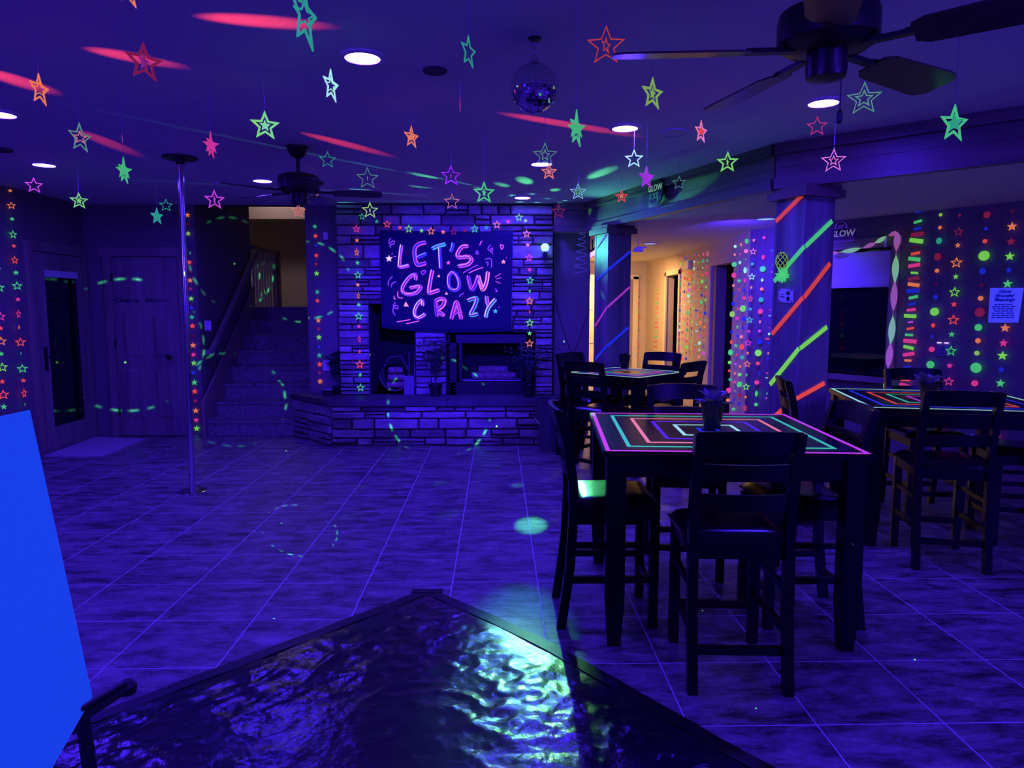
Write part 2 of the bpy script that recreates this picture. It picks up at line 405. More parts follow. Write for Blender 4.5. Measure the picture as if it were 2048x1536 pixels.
# pineapple and notice on the column
fr = Vector((2.14, 4.983))
def onL(px, py, off=.0):
    p = onplane(px, py, fr, fr + v_); return p - Vector((u_.x, u_.y, 0)) * off
pl = onL(1571, 549, .03); ptop = onL(1571, 522, .035)
t = thing('pineapple_decoration', 'green netted pineapple shaped decoration with tufted lower half on column', 'decoration', onL(1572, 570, .02))
b = MB(); b.lathe([(.004, -.058), (.026, -.048), (.039, -.017), (.040, .014), (.029, .046), (.005, .060)], ptop, 14); b.build('netted_body', mat('pineapple_core', (.006, .006, .006), .6), t, smooth=True)
b = MB()
for k in range(7):
    for sgn in (1, -1):
        pts = []
        for q in range(9):
            z = -.058 + .118 * q / 8; r = .042 * math.sqrt(max(.02, 1 - (z / .062) ** 2)); a = 2 * PI * k / 7 + sgn * q * .32
            pts.append(ptop + Vector((r * math.cos(a), r * math.sin(a), z)))
        b.tube(pts, .0022, 5)
stuff(b.build('net', neon('Y', .55), t))
b = MB()
for k in range(130):
    a = random.uniform(0, 2 * PI); e = random.uniform(-1.1, 1.1); L_ = random.uniform(.040, .062)
    d = Vector((math.cos(a) * math.cos(e), math.sin(a) * math.cos(e), math.sin(e) * 1.15))
    b.tube([pl + d * .008, pl + d * L_ * .7, pl + d * L_ + Vector((0, 0, -.004))], [.0045, .004, .0012], 4)
stuff(b.build('tuft', neon('G', .8), t))
a_, b_, c_, d_ = onL(1559, 577, .008), onL(1588, 579, .008), onL(1587, 606, .008), onL(1558, 604, .008)
t = thing('phone_notice', 'small white notice with padlock symbol taped below the pineapple', 'notice', d_)
b = MB(); b.add([d_, c_, b_, a_] + [v + Vector((u_.x, u_.y, 0)) * .004 for v in (d_, c_, b_, a_)], [(0, 1, 2, 3), (4, 7, 6, 5), (0, 4, 5, 1), (1, 5, 6, 2), (2, 6, 7, 3), (3, 7, 4, 0)])
b.build('sheet', M['paper_dim'], t)
def onsheet(fx, fz, off=.0015): return d_ + (c_ - d_) * fx + (a_ - d_) * fz - Vector((u_.x, u_.y, 0)) * off
def sheet_rect(mb, x0, x1, z0, z1): mb.quad(onsheet(x0, z0), onsheet(x1, z0), onsheet(x1, z1), onsheet(x0, z1))
b = MB()
for cx_, cz_ in ((.04, .04), (.96, .04), (.04, .96), (.96, .96)):
    sx = .14 if cx_ < .5 else -.14; sz = .16 if cz_ < .5 else -.16
    b.add([onsheet(cx_, cz_), onsheet(cx_ + sx, cz_), onsheet(cx_, cz_ + sz)], [(0, 1, 2)])
b.build('corner_mark', M['ink'], t)
b = MB(); sheet_rect(b, .56, .80, .56, .76)
pts = [onsheet(.68 + .075 * math.cos(q * PI / 8), .76 + .12 * math.sin(q * PI / 8), .002) for q in range(9)]; b.tube(pts, .0022, 5)
b.build('padlock_symbol', M['ink'], t)
b = MB(); sheet_rect(b, .14, .40, .54, .60); sheet_rect(b, .12, .44, .36, .44); sheet_rect(b, .57, .79, .12, .42); b.build('print', M['ink'], t)

# ------------------------------------------------------------------ stairs
steps = thing('staircase', 'carpeted staircase going up beside the stone fireplace', 'staircase', (-2.9, 8.31, 0))
for k in range(8):
    b = MB(); y0 = 8.31 + .26 * k; z1 = .19 * (k + 1)
    b.box(((XS - 2.22) / 2, y0 + .16, z1 / 2), (XS * -1 - 2.22, .32 if k < 7 else .3, z1)); b.box(((XS - 2.22) / 2, y0 + .01, z1 - .02), (XS * -1 - 2.22, .05, .04))
    b.build('step', M['carpet'], steps, bevel=.008)
b = MB()
b.add([(XS + .02, 8.24, 0), (XS + .02, 8.24, .42), (XS + .02, 10.13, 1.80), (XS + .02, 10.13, 1.5), (XS + .02, 8.9, 0)], [(0, 1, 2, 3, 4)])
b.add([(XS + .05, 8.24, 0), (XS + .05, 8.24, .42), (XS + .05, 10.13, 1.80), (XS + .05, 10.13, 1.5), (XS + .05, 8.9, 0)], [(4, 3, 2, 1, 0)])
for i in range(5): j = (i + 1) % 5; b.add([b.v[i], b.v[j], b.v[5 + j], b.v[5 + i]], [(0, 1, 2, 3)])
b.build('skirt_board', M['trimwood'], steps)
hr = thing('handrail', 'wooden handrail sloping up the left stair wall', 'handrail', (XS + .09, 8.4, 1.0))
pA = onx(413, 708, XS + .09); pB = Vector((XS + .09, 10.15, 2.30)); pA = Vector((XS + .09, 8.42, pA.z))
pA.z = ony(420, 705, 8.42).z
b = MB(); b.bar(pA, pB, .05, .075); b.bar(pA, pA + Vector((-.09, 0, 0)), .05, .07); b.build('rail', M['trimwood'], hr, bevel=.006)
for q in (.12, .5, .88):
    p = pA.lerp(pB, q); b = MB(); b.tube([p + Vector((0, 0, -.03)), p + Vector((-.02, 0, -.07)), p + Vector((-.088, 0, -.07))], .008, 6); b.build('bracket', M['dark'], hr)
bl = thing('landing_railing', 'white baluster railing on the upper stair landing', 'railing', (XS, 10.2, 1.52))
for k in range(9):
    b = MB(); y = 10.25 + k * .125; b.box((XS, y, 1.93), (.020, .020, .80)); b.build('baluster', M['white'], bl, bevel=.003)
b = MB(); b.box((XS, 10.75, 2.35), (.07, 1.16, .05)); b.build('top_rail', M['trimwood'], bl); b = MB(); b.box((XS, 11.34, 1.95), (.09, .09, .9)); b.build('newel_post', M['trimwood'], bl)
for lab, cl, cr in (('light switch on the wall at the foot of the stairs', (412, 645), (422, 657)),):
    p = ony(416, 651, YD); t = thing('light_switch', lab, 'light switch', (p.x, YD - .005, p.z - .06))
    b = MB(); b.box((p.x, YD - .004, p.z), (.075, .01, .115)); b.build('plate', M['white'], t, bevel=.002)
    for dx in (-.016, .016):
        b = MB(); b.box((p.x + dx, YD - .012, p.z), (.012, .012, .03)); b.build('toggle', M['white'], t)
# intercom on the narrow wall
p = ony(652, 472, 8.36); t = tag((lambda b: b.build('motion_sensor', M['white'], bevel=.006))(MB().box((p.x, 8.345, p.z), (.055, .03, .085))), 'small white sensor on narrow wall left of the chimney', 'sensor')
p = ony(653, 731, 8.36); tag(MB().box((p.x, 8.355, p.z), (.08, .012, .12)).build('outlet_cover', M['white'], bevel=.002), 'white outlet cover low on the narrow wall by the hearth', 'outlet')

# ------------------------------------------------------------------ doors
def raised_panel(mb, x0, x1, z0, z1, y, t=.012):
    i = .035
    mb.add([(x0, y, z0), (x1, y, z0), (x1, y, z1), (x0, y, z1), (x0 + i, y - t, z0 + i), (x1 - i, y - t, z0 + i), (x1 - i, y - t, z1 - i), (x0 + i, y - t, z1 - i)],
           [(0, 1, 5, 4), (1, 2, 6, 5), (2, 3, 7, 6), (3, 0, 4, 7), (4, 5, 6, 7)])
dx0, dx1, dzt = -4.40, -3.66, 2.08
door = thing('door_2', 'six panel wooden door with dark knob and lettering', 'door', ((dx0 + dx1) / 2, YD, 0)); structure(door)
b = MB(); b.box(((dx0 + dx1) / 2, YD - .015, dzt / 2 + .01), (dx1 - dx0, .04, dzt - .02)); b.build('leaf', M['door'], door)
yf = YD - .036
W_ = dx1 - dx0
for i in range(2):
    for z0, z1 in ((.22, .80), (.93, 1.45), (1.58, 1.93)):
        x0 = dx0 + .09 + i * (W_ / 2 - .03); b = MB(); raised_panel(b, x0, x0 + W_ / 2 - .15, z0, z1, yf); b.build('panel', M['door'], door)
fr_ = [((dx0 - .05, YD - .02, dzt / 2 + .03), (.09, .05, dzt + .06)), ((dx1 + .05, YD - .02, dzt / 2 + .03), (.09, .05, dzt + .06)), (((dx0 + dx1) / 2, YD - .02, dzt + .06), (W_ + .30, .055, .10))]
b = MB()
for c, s in fr_: b.box(c, s)
b.build('door_frame', M['trimwood'], door, bevel=.004)
b = MB(); b.lathe([(.012, 0), (.012, .03), (.028, .045), (.031, .06), (.022, .075), (0.004, .078)], n=16)
kp = ony(342, 713, YD - .036); o = link('knob', b.mesh('knob', M['dark'], smooth=True), door, Vector((kp.x, YD - .036, kp.z)) - door.location, (PI / 2, 0, 0))
for z in (.3, 1.1, 1.85):
    b = MB(); b.box((dx0 - .002, YD - .04, z), (.02, .02, .09)); b.build('hinge', M['dark'], door)
def text_mesh(name, s, size, m, parent, loc, rot, shear=0.0, align='CENTER', extrude=.001, xs=1.0, bold=0.0):
    cu = D.curves.new(name, 'FONT'); cu.body = s; cu.size = size; cu.shear = shear; cu.align_x = align; cu.align_y = 'CENTER'; cu.extrude = extrude; cu.resolution_u = 3; cu.offset = bold
    o = D.objects.new(name, cu); COL.objects.link(o); dg = bpy.context.evaluated_depsgraph_get()
    me = D.meshes.new_from_object(o.evaluated_get(dg)); D.objects.remove(o); D.curves.remove(cu)
    me.materials.clear(); me.materials.append(m); me.name = name
    r = D.objects.new(name, me); COL.objects.link(r); r.parent = parent; r.location = Vector(loc) - (parent.location if parent else Vector()); r.rotation_euler = rot; r.scale = (xs, 1, 1)
    return r
tp = ony(280, 600, yf - .004)
text_mesh('door_lettering', 'Clean Up   Aisle 31', .072, M['ink'], door, (tp.x, yf - .004, tp.z), (PI / 2, 0, 0), .3, bold=.001)
# glazed door in the left wall
dy0, dy1 = 7.38, 8.24
door1 = thing('door_1', 'glazed door with dark pane in the left wall', 'door', (XL, (dy0 + dy1) / 2, 0)); structure(door1)
b = MB()
for c, s in (((XL + .02, dy0 + .07, 1.04), (.045, .14, 2.06)), ((XL + .02, dy1 - .07, 1.04), (.045, .14, 2.06)), ((XL + .02, (dy0 + dy1) / 2, .13), (.045, dy1 - dy0 - .28, .24)), ((XL + .02, (dy0 + dy1) / 2, 1.98), (.045, dy1 - dy0 - .28, .18))): b.box(c, s)
b.build('leaf', M['door'], door1)
b = MB(); b.box((XL + .015, (dy0 + dy1) / 2, 1.08), (.015, dy1 - dy0 - .26, 1.68)); b.build('pane', M['glass'], door1)
b = MB(); b.box((XL + .035, (dy0 + dy1) / 2, 1.86), (.02, dy1 - dy0 - .28, .07)); b.build('blind_header', M['white'], door1)
b = MB()
for c, s in (((XL + .01, dy0 - .05, 1.06), (.05, .09, 2.14)), ((XL + .01, dy1 + .035, 1.06), (.05, .07, 2.14)), ((XL + .01, (dy0 + dy1) / 2, 2.13), (.055, dy1 - dy0 + .2, .10))): b.box(c, s)
b.build('door_frame', M['trimwood'], door1, bevel=.004)
b = MB(); b.box((XL + .05, dy0 + .06, .98), (.012, .045, .24)); b.tube([(XL + .05, dy0 + .06, 1.0), (XL + .10, dy0 + .06, 1.0), (XL + .10, dy0 + .17, 1.0)], .009, 6); b.build('door_handle', M['dark'], door1)
b = MB(); pts = [onz(88, 915), onz(205, 915), onz(293, 880), onz(190, 876)]
q = [(p.x, p.y) for p in pts]; b.prism(q, .004, .018); tag(b.build('entry_mat', M['rug'], bevel=.004), 'pale entry mat on the floor in front of the glazed door', 'mat')

# ------------------------------------------------------------------ fireplace
def stone(mb, org, u, n, x0, x1, z0, z1, dep, base=0.0):
    g = .006; x0 += g; x1 -= g; z0 += g * .8; z1 -= g * .8
    j = lambda s=.008: random.uniform(-s, s)
    tx, tz = j(.022), j(.018)
    back = [(x0, z0), (x1, z0), (x1, z1), (x0, z1)]
    i = min(.014, (x1 - x0) * .2, (z1 - z0) * .2)
    mid = [(x0 + abs(j(.004)), z0 + abs(j(.004))), (x1 - abs(j(.004)), z0 + abs(j(.004))), (x1 - abs(j(.005)), z1 - abs(j(.004))), (x0 + abs(j(.005)), z1 - abs(j(.004)))]
    frn = [(x0 + i + abs(j()), z0 + i + abs(j(.005))), ((x0 + x1) / 2 + j(.03), z0 + i * .7), (x1 - i - abs(j()), z0 + i + abs(j(.005))), (x1 - i - abs(j()), z1 - i - abs(j(.005))), ((x0 + x1) / 2 + j(.03), z1 - i * .7), (x0 + i + abs(j()), z1 - i - abs(j(.005)))]
    P = lambda x, z, o: Vector(org) + Vector(u) * x + Vector((0, 0, z)) + Vector(n) * o
    vs = [P(x, z, base) for x, z in back] + [P(x, z, dep * .72 + j(.004)) for x, z in mid] + [P(x, z, dep + tx * (x - (x0 + x1) / 2) / (x1 - x0) + tz * (z - (z0 + z1) / 2) / (z1 - z0) + j(.007)) for x, z in frn]
    return mb.add(vs, [(0, 1, 5, 4), (1, 2, 6, 5), (2, 3, 7, 6), (3, 0, 4, 7), (4, 5, 10, 9, 8), (5, 6, 11, 10), (6, 7, 13, 12, 11), (7, 4, 8, 13), (8, 9, 10, 11, 12, 13)])
def stone_wall(parent, org, u, n, W, z0, z1, holes=(), skip=None, hr_=(.055, .12), lr=(.12, .42)):
    z = z0; cnt = 0
    while z < z1 - .02:
        tgt = hr_(z) if callable(hr_) else hr_
        h = random.uniform(*tgt); h = min(h, z1 - z)
        if z1 - z - h < .045: h = z1 - z
        spans = [(0, W)]
        for hx0, hx1, hz0, hz1 in holes:
            if z + h * .5 > hz0 and z + h * .5 < hz1:
                ns = []
                for a, c in spans:
                    if hx1 <= a or hx0 >= c: ns.append((a, c)); continue
                    if hx0 > a: ns.append((a, hx0))
                    if hx1 < c: ns.append((hx1, c))
                spans = ns
        for a, c in spans:
            x = a
            while x < c - .005:
                l = random.uniform(*lr) * (1.25 if h > .1 else 1.0)
                if c - x - l < .1: l = c - x
                pieces = [(z, z + h)]
                if h > .075 and random.random() < .36 and l < .40:
                    kq = random.uniform(.36, .64); pieces = [(z, z + h * kq), (z + h * kq, z + h)]
                for za, zb in pieces:
                    if skip and skip(x, x + l, za, zb): continue
                    mb = MB(); stone(mb, org, u, n, x, x + l, za, zb, random.uniform(.026, .070)); mb.build('stone', M['stone'], parent, recalc=True); cnt += 1
                x += l
        z += h
    return cnt
ZH = .505
CXL, CXR = -1.81, .643
ch = thing('stone_chimney', 'grey ledge stone chimney with two dark fireboxes behind the banner', 'fireplace', ((CXL + CXR) / 2, YC, ZH))
holes = [(-1.463 - CXL, -.942 - CXL, ZH - .1, 1.565), (-.588 - CXL, .44 - CXL, ZH - .1, 1.223)]
b = MB()
yb0, yb1 = YC, YC + .5
rects = [(CXL, -1.463, ZH, C - .004), (-.942, -.588, ZH, C - .004), (.44, CXR, ZH, C - .004), (-1.463, -.942, 1.565, C - .004), (-.588, .44, 1.223, C - .004)]
for x0, x1, z0, z1 in rects: b.box(((x0 + x1) / 2, (yb0 + yb1) / 2, (z0 + z1) / 2), (x1 - x0, yb1 - yb0, z1 - z0))
b.build('backing', M['mortar'], ch)
b = MB()
for x0, x1, z1 in ((-1.463, -.942, 1.565), (-.588, .44, 1.223)):
    b.quad((x0, yb1 - .05, ZH), (x1, yb1 - .05, ZH), (x1, yb1 - .05, z1), (x0, yb1 - .05, z1))
b.build('firebox_back', M['soot'], ch)
def skip_banner(x0, x1, z0, z1): return x0 + CXL > -1.30 and x1 + CXL < .13 and z0 > 1.32 and z1 < 2.33
stone_wall(ch, (CXL, YC, 0), (1, 0, 0), (0, -1, 0), CXR - CXL, ZH, C - .012, holes, skip_banner, hr_=lambda z: (.045, .105) if z < 2.0 else (.09, .17), lr=(.10, .40))
hh = thing('stone_hearth', 'raised stone hearth running along the fireplace', 'hearth', (-.6, 7.9, 0))
poly = [(-2.38, 8.36), (-1.80, 7.72), (.80, 7.70), (.80, 8.3), (-2.2, 8.36)]
b = MB(); b.prism(poly, 0, .445); b.build('core', M['mortar'], hh)
A = Vector((-2.38, 8.36)); B_ = Vector((-1.80, 7.72)); Cc = Vector((.80, 7.70))
def facet(a, c):
    d = (c - a); L_ = d.length; d.normalize(); n = Vector((d.y, -d.x)); 
    if n.y > 0 and abs(n.y) > .2: n = -n
    stone_wall(hh, (a.x, a.y, 0), (d.x, d.y, 0), (n.x, n.y, 0), L_, .008, .44, hr_=(.07, .12), lr=(.16, .48))
facet(A, B_); facet(B_, Cc)
stone_wall(hh, (.80, 7.70, 0), (0, 1, 0), (1, 0, 0), .5, .008, .44, hr_=(.08, .12), lr=(.2, .4))
b = MB(); b.prism([(-2.44, 8.36), (-1.83, 7.655), (-.55, 7.63), (-.55, 8.2), (-2.2, 8.36)], .442, ZH); b.build('slab', M['slabstone'], hh, bevel=.006)
b = MB(); b.prism([(-.547, 8.2), (-.547, 7.63), (.86, 7.63), (.86, 8.2)], .442, ZH); b.build('slab', M['slabstone'], hh, bevel=.006)
# firebox insert
fb = thing('fireplace_insert', 'black metal fireplace insert with glass doors and grate', 'fireplace insert', (-.07, YC + .02, ZH))
x0, x1, zt = -.56, .42, 1.20
b = MB()
for c, s in (((x0 + .05, YC + .0, (ZH + zt) / 2), (.08, .06, zt - ZH)), ((x1 - .05, YC, (ZH + zt) / 2), (.08, .06, zt - ZH)), (((x0 + x1) / 2, YC, zt - .05), (x1 - x0, .06, .10)), (((x0 + x1) / 2, YC, ZH + .07), (x1 - x0, .06, .14))): b.box(c, s)
b.build('frame', M['dark'], fb, bevel=.004)
for k in range(3):
    b = MB(); b.box(((x0 + x1) / 2, YC - .035, ZH + .035 + k * .035), (x1 - x0 - .1, .012, .012)); b.build('louver', M['dark'], fb)
for xx in (x0 + .14, x1 - .14):
    b = MB(); b.box((xx, YC - .02, .93), (.035, .04, .5)); b.build('door_stile', M['dark'], fb)
for k in range(3):
    b = MB(); yy = YC + (.16, .26, .21)[k]; zz = (.705, .705, .778)[k]; b.tube([(-.30 + k * .04, yy, zz), (.22 - k * .05, yy, zz)], .042, 8); tag(b.build('log', M['log']), ['front split log', 'rear split log', 'upper split log'][k] + ' lying in the glass door firebox', 'log', 'logs in the firebox')
b = MB(); b.box((-.07, YC + .2, .655), (.7, .2, .012)); b.build('grate', mat('grate', (.35, .34, .36), .4), fb)
# wood niche: basket, fire wood, tools
t = thing('log_basket', 'boat shaped wicker log basket in the left wood niche', 'basket', (-1.22, YC + .12, ZH))
b = MB()
prof = []
for k in range(9):
    a = PI * k / 8
    prof.append((-.17 * math.cos(a), .22 - .20 * math.sin(a)))
for yy in (YC + .03, YC + .24):
    pts = [Vector((-1.19 + x, yy, ZH + .02 + z)) for x, z in prof]; b.tube(pts, .012, 6)
for i in range(8):
    p, q = prof[i], prof[i + 1]
    b.add([(-1.19 + p[0], YC + .03, ZH + .02 + p[1]), (-1.19 + q[0], YC + .03, ZH + .02 + q[1]), (-1.19 + q[0], YC + .24, ZH + .02 + q[1]), (-1.19 + p[0], YC + .24, ZH + .02 + p[1])], [(0, 1, 2, 3)])
b.build('tray', M['wicker'], t)
b = MB(); b.tube([(-1.36, YC + .13, ZH + .24), (-1.27, YC + .13, ZH + .42), (-1.13, YC + .13, ZH + .44), (-1.03, YC + .13, ZH + .26)], .01, 6); b.build('handle', M['wicker'], t)
for k, (xa, xb, za) in enumerate(((-1.29, -1.10, .10), (-1.28, -1.09, .185), (-1.27, -1.11, .27))):
    b = MB(); b.tube([(xa, YC + .135, ZH + za), (xb, YC + .135, ZH + za)], .038, 8); tag(b.build('firewood', M['log']), ['bottom', 'middle', 'top'][k] + ' piece of firewood in the wicker basket', 'firewood', 'firewood in the basket')
b = MB(); b.box((-1.02, YC - .02, ZH + .11), (.12, .02, .22)); tag(b.build('kindling_box', mat('box_card', (.2, .19, .18), .7), bevel=.004), 'pale box leaning beside the log basket', 'box')
ts = thing('fire_tool_set', 'fireplace tool stand with brush and poker in the niche', 'tool set', (-1.02, YC + .30, ZH))
b = MB(); b.lathe([(.06, 0), (.06, .015), (.01, .02), (.008, .5)], (-1.02, YC + .30, ZH), 12); b.build('stand', M['dark'], ts)
for dx in (-.03, .03):
    b = MB(); b.tube([(-1.02 + dx, YC + .28, ZH + .08), (-1.02 + dx, YC + .28, ZH + .48)], .006, 6); b.box((-1.02 + dx, YC + .28, ZH + .1), (.035, .02, .08)); b.build('tool', M['log'], ts)
b = MB(); b.box((-1.93, 8.12, ZH + .035), (.13, .1, .07)); sp_ = tag(b.build('small_speaker', M['pot'], bevel=.01), 'small black speaker box on the left end of the hearth', 'speaker')
b = MB(); b.box((-1.93, 8.10, ZH + .071), (.09, .05, .004)); b.build('top_panel', M['white'], sp_)
# plants on the hearth
def palm(label, loc, hgt, n, spread, seed, potr=.075, poth=.14):
    random.seed(seed)
    t = thing('potted_palm', label, 'plant', loc, 0, 'plants on the hearth')
    lx = Vector(loc)
    b = MB(); b.lathe([(potr * .7, 0), (potr, poth), (potr * 1.06, poth), (potr * 1.06, poth - .02), (potr * .9, poth - .02)], lx, 16); b.build('pot', M['pot'], t, smooth=True)
    for k in range(n):
        a = random.uniform(0, 2 * PI); r = spread * random.uniform(.4, 1); hh_ = hgt * random.uniform(.65, 1.0)
        ax = Vector((math.cos(a), math.sin(a) * .45, 0)); side = Vector((-ax.y, ax.x, 0)).normalized()
        b = MB(); prev = None; spine = []
        for q in range(8):
            f = q / 7; p = lx + Vector((0, 0, poth)) + ax * (r * f * f) + Vector((0, 0, (hh_ - poth) * (f - .32 * f ** 3)))
            spine.append(p)
        b.tube(spine, [.004 * (1 - .7 * q / 7) for q in range(8)], 4)
        for q in range(2, 8):
            for sg in (-1, 1):
                p = spine[q]; d = (side * sg * .075 + ax * .035 + Vector((0, 0, -.02 if q > 5 else .02)))
                wv = (spine[q] - spine[q - 1]).normalized() * .009
                b.add([p - wv, p + d * .5 - wv, p + d, p + d * .5 + wv, p + wv], [(0, 1, 2, 3, 4)])
        b.build('frond', M['leaf'], t)
palm('tall palm in a dark pot between the two fireboxes', (-.70, 8.02, ZH), .90, 14, .26, 3)
palm('spreading palm at the right end of the hearth', (.36, 7.94, ZH), .84, 16, .46, 5)
palm('dark bushy plant in the corner left of the chimney stones', (-1.86, 8.24, ZH), .72, 12, .13, 9, .05, .1)
random.seed(11)

# ------------------------------------------------------------------ banner
bn = thing('banner', 'dark cloth banner with neon brush lettering hung over the fireplace', 'banner', (-.58, YC - .11, 1.26))
YB = YC - .108
def bpos(px, py, off=0.0):
    p = ony(px, py, YB); wv = .010 * math.sin(p.x * 9 + 1) * max(0, (2.3 - p.z)) ; return Vector((p.x, YB + wv - off, p.z))
b = MB(); nx, nz = 40, 26
tl, tr, br_, bl_ = (759, 460), (1026, 462), (1022, 661), (765, 655)
for j in range(nz + 1):
    for i in range(nx + 1):
        fx, fz = i / nx, j / nz
        top = (tl[0] + (tr[0] - tl[0]) * fx, tl[1] + (tr[1] - tl[1]) * fx + 4 * math.sin(fx * PI) * .5)
        bot = (bl_[0] + (br_[0] - bl_[0]) * fx, bl_[1] + (br_[1] - bl_[1]) * fx + 6 * math.sin(fx * PI))
        b.v.append(bpos(top[0] + (bot[0] - top[0]) * fz, top[1] + (bot[1] - top[1]) * fz))
for j in range(nz):
    for i in range(nx): b.f.append([j * (nx + 1) + i, j * (nx + 1) + i + 1, (j + 1) * (nx + 1) + i + 1, (j + 1) * (nx + 1) + i]); b.m.append(0)
o = b.build('cloth', M['cloth'], bn, smooth=True)
sm = o.modifiers.new('thick', 'SOLIDIFY'); sm.thickness = .004; sm.offset = -1
b = MB(); hem = [bpos(*tr), bpos(*br_)]
for i in range(21): fx = 1 - i / 20; hem.append(bpos(bl_[0] + (br_[0] - bl_[0]) * fx, bl_[1] + (br_[1] - bl_[1]) * fx + 6 * math.sin(fx * PI)))
hem.append(bpos(*tl)); b.tube(hem, .004, 5); b.build('hem', mat('hem', (.10, .08, .35), .8), bn)
PAINT = {k: mat('paint_' + k, v, .7, emit=v, es=1.0) for k, v in dict(p='#8a3ae0', k='#e85ac0', o='#ff9a70', b='#2a35d8', g='#3fb88a', w='#ffd9c8', v='#4a1fb8', y='#c9e8a0', a='#7fa8ff', d='#2c0f9c').items()}
def bz(cx, cy): return (740 + cx * .15625, 440 + cy * .15625)
def smoothline(pts, n=6):
    out = []
    P = [pts[0]] + list(pts) + [pts[-1]]
    for i in range(1, len(P) - 2):
        for q in range(n):
            t_ = q / n; p0, p1, p2, p3 = P[i - 1], P[i], P[i + 1], P[i + 2]
            out.append(tuple(.5 * ((2 * p1[k]) + (-p0[k] + p2[k]) * t_ + (2 * p0[k] - 5 * p1[k] + 4 * p2[k] - p3[k]) * t_ ** 2 + (-p0[k] + 3 * p1[k] - 3 * p2[k] + p3[k]) * t_ ** 3) for k in (0, 1)))
    out.append(pts[-1]); return out
def ribbon(mb, pts, wc, off, curve=True):
    pts = smoothline(pts) if curve and len(pts) > 2 else pts
    L_, R_ = [], []
    for i, p in enumerate(pts):
        a = pts[max(0, i - 1)]; c = pts[min(len(pts) - 1, i + 1)]; dx, dy = c[0] - a[0], c[1] - a[1]; m = math.hypot(dx, dy) or 1
        nxx, nyy = -dy / m * wc / 2, dx / m * wc / 2
        if i in (0, len(pts) - 1): nxx *= .6; nyy *= .6
        L_.append(bpos(*bz(p[0] + nxx, p[1] + nyy), off)); R_.append(bpos(*bz(p[0] - nxx, p[1] - nyy), off))
    n = len(pts)
    mb.add(L_ + R_, [(i, i + 1, n + i + 1, n + i) for i in range(n - 1)])
LET = {
 'letter_l': [([(405, 320), (390, 420), (378, 560), (380, 600), (430, 598), (505, 580)], 'pkw')],
 'letter_e': [([(715, 290), (650, 300), (585, 345), (570, 430), (590, 540), (625, 575), (720, 550)], 'kpb'), ([(610, 480), (660, 455), (725, 430)], 'bva')],
 'letter_t': [([(795, 370), (870, 335), (970, 310)], 'gga'), ([(890, 350), (895, 480), (905, 625)], 'vbw')],
 'apostrophe': [([(1062, 295), (1055, 350), (1032, 410)], 'vba')],
 'letter_s': [([(1260, 335), (1180, 345), (1120, 430), (1140, 480), (1250, 470), (1300, 510), (1250, 570), (1130, 590)], 'kpo')],
 'letter_g': [([(585, 770), (580, 700), (500, 740), (420, 860), (430, 930), (520, 950), (610, 920), (645, 850), (510, 870)], 'pko')],
 'letter_l.001': [([(800, 640), (775, 760), (755, 900), (770, 930), (890, 895)], 'kpo')],
 'letter_o': [([(1060, 665), (1010, 720), (1010, 840), (1060, 895), (1130, 880), (1140, 790), (1100, 700), (1050, 665)], 'bpo')],
 'letter_w': [([(1255, 715), (1280, 830), (1310, 890), (1350, 820), (1385, 710)], 'pvk'), ([(1385, 710), (1410, 800), (1445, 890), (1490, 800), (1510, 660)], 'oko')],
 'letter_c': [([(675, 1100), (665, 1030), (600, 1090), (570, 1180), (590, 1240), (640, 1245), (710, 1200)], 'pow')],
 'letter_r': [([(840, 1040), (850, 1140), (860, 1235)], 'pkv'), ([(830, 1045), (900, 1010), (955, 1030), (930, 1100), (870, 1155), (950, 1225)], 'kop')],
 'letter_a': [([(1040, 1270), (1070, 1150), (1105, 1050), (1140, 1150), (1170, 1270)], 'kpk'), ([(1065, 1215), (1130, 1165)], 'kkk')],
 'letter_z': [([(1250, 1030), (1360, 1000), (1345, 1090), (1290, 1210), (1385, 1200)], 'gvo')],
 'letter_y': [([(1490, 975), (1500, 1050), (1520, 1110)], 'kpa'), ([(1610, 1010), (1540, 1090), (1500, 1160), (1480, 1250)], 'agw')],
}
for nm, strokes in LET.items():
    root_letter = None
    for k, (wc, off, dxy, si) in enumerate(((50, .007, (0, 0), 0), (33, .009, (-2, -1), 3), (9, .011, (-11, -8), 2), (7, .011, (9, 7), 1))):
        for pts, cols in strokes:
            mb = MB(); ribbon(mb, [(x + dxy[0], y + dxy[1]) for x, y in pts], wc, off)
            mt = PAINT['d'] if si == 3 else PAINT[cols[si]]
            if root_letter is None: root_letter = mb.build(nm, mt, bn, recalc=False)
            else:
                o = mb.build('brush_stroke', mt, None, recalc=False); lw = o.location.copy(); o.parent = root_letter; o.location = lw - bn.location
# small doodles painted between the letters
dood = MB(); dood2 = MB()
for pts in ([(265, 230), (245, 270), (245, 300)], [(250, 310), (290, 270), (315, 280), (300, 310), (260, 320), (265, 355)], [(290, 720), (240, 780), (235, 840)], [(335, 790), (290, 810), (270, 860)], [(330, 1050), (300, 1100), (350, 1140), (355, 1100), (310, 1100), (295, 1170), (325, 1220)], [(1545, 315), (1510, 370), (1560, 400), (1570, 360), (1540, 380), (1575, 440)], [(1470, 500), (1550, 500), (1555, 610)], [(1480, 545), (1510, 545), (1505, 590)], [(1140, 985), (1165, 955), (1200, 940)], [(1355, 420), (1370, 395), (1385, 435), (1350, 430)], [(650, 665), (680, 700), (715, 650), (655, 660)], [(1600, 880), (1630, 910), (1605, 915)], [(1190, 680), (1290, 620), (1380, 575)], [(275, 440), (300, 425)], [(1735, 500), (1755, 470)], [(1640, 1125), (1665, 1108)]):
    ribbon(dood, pts, 12, .008)
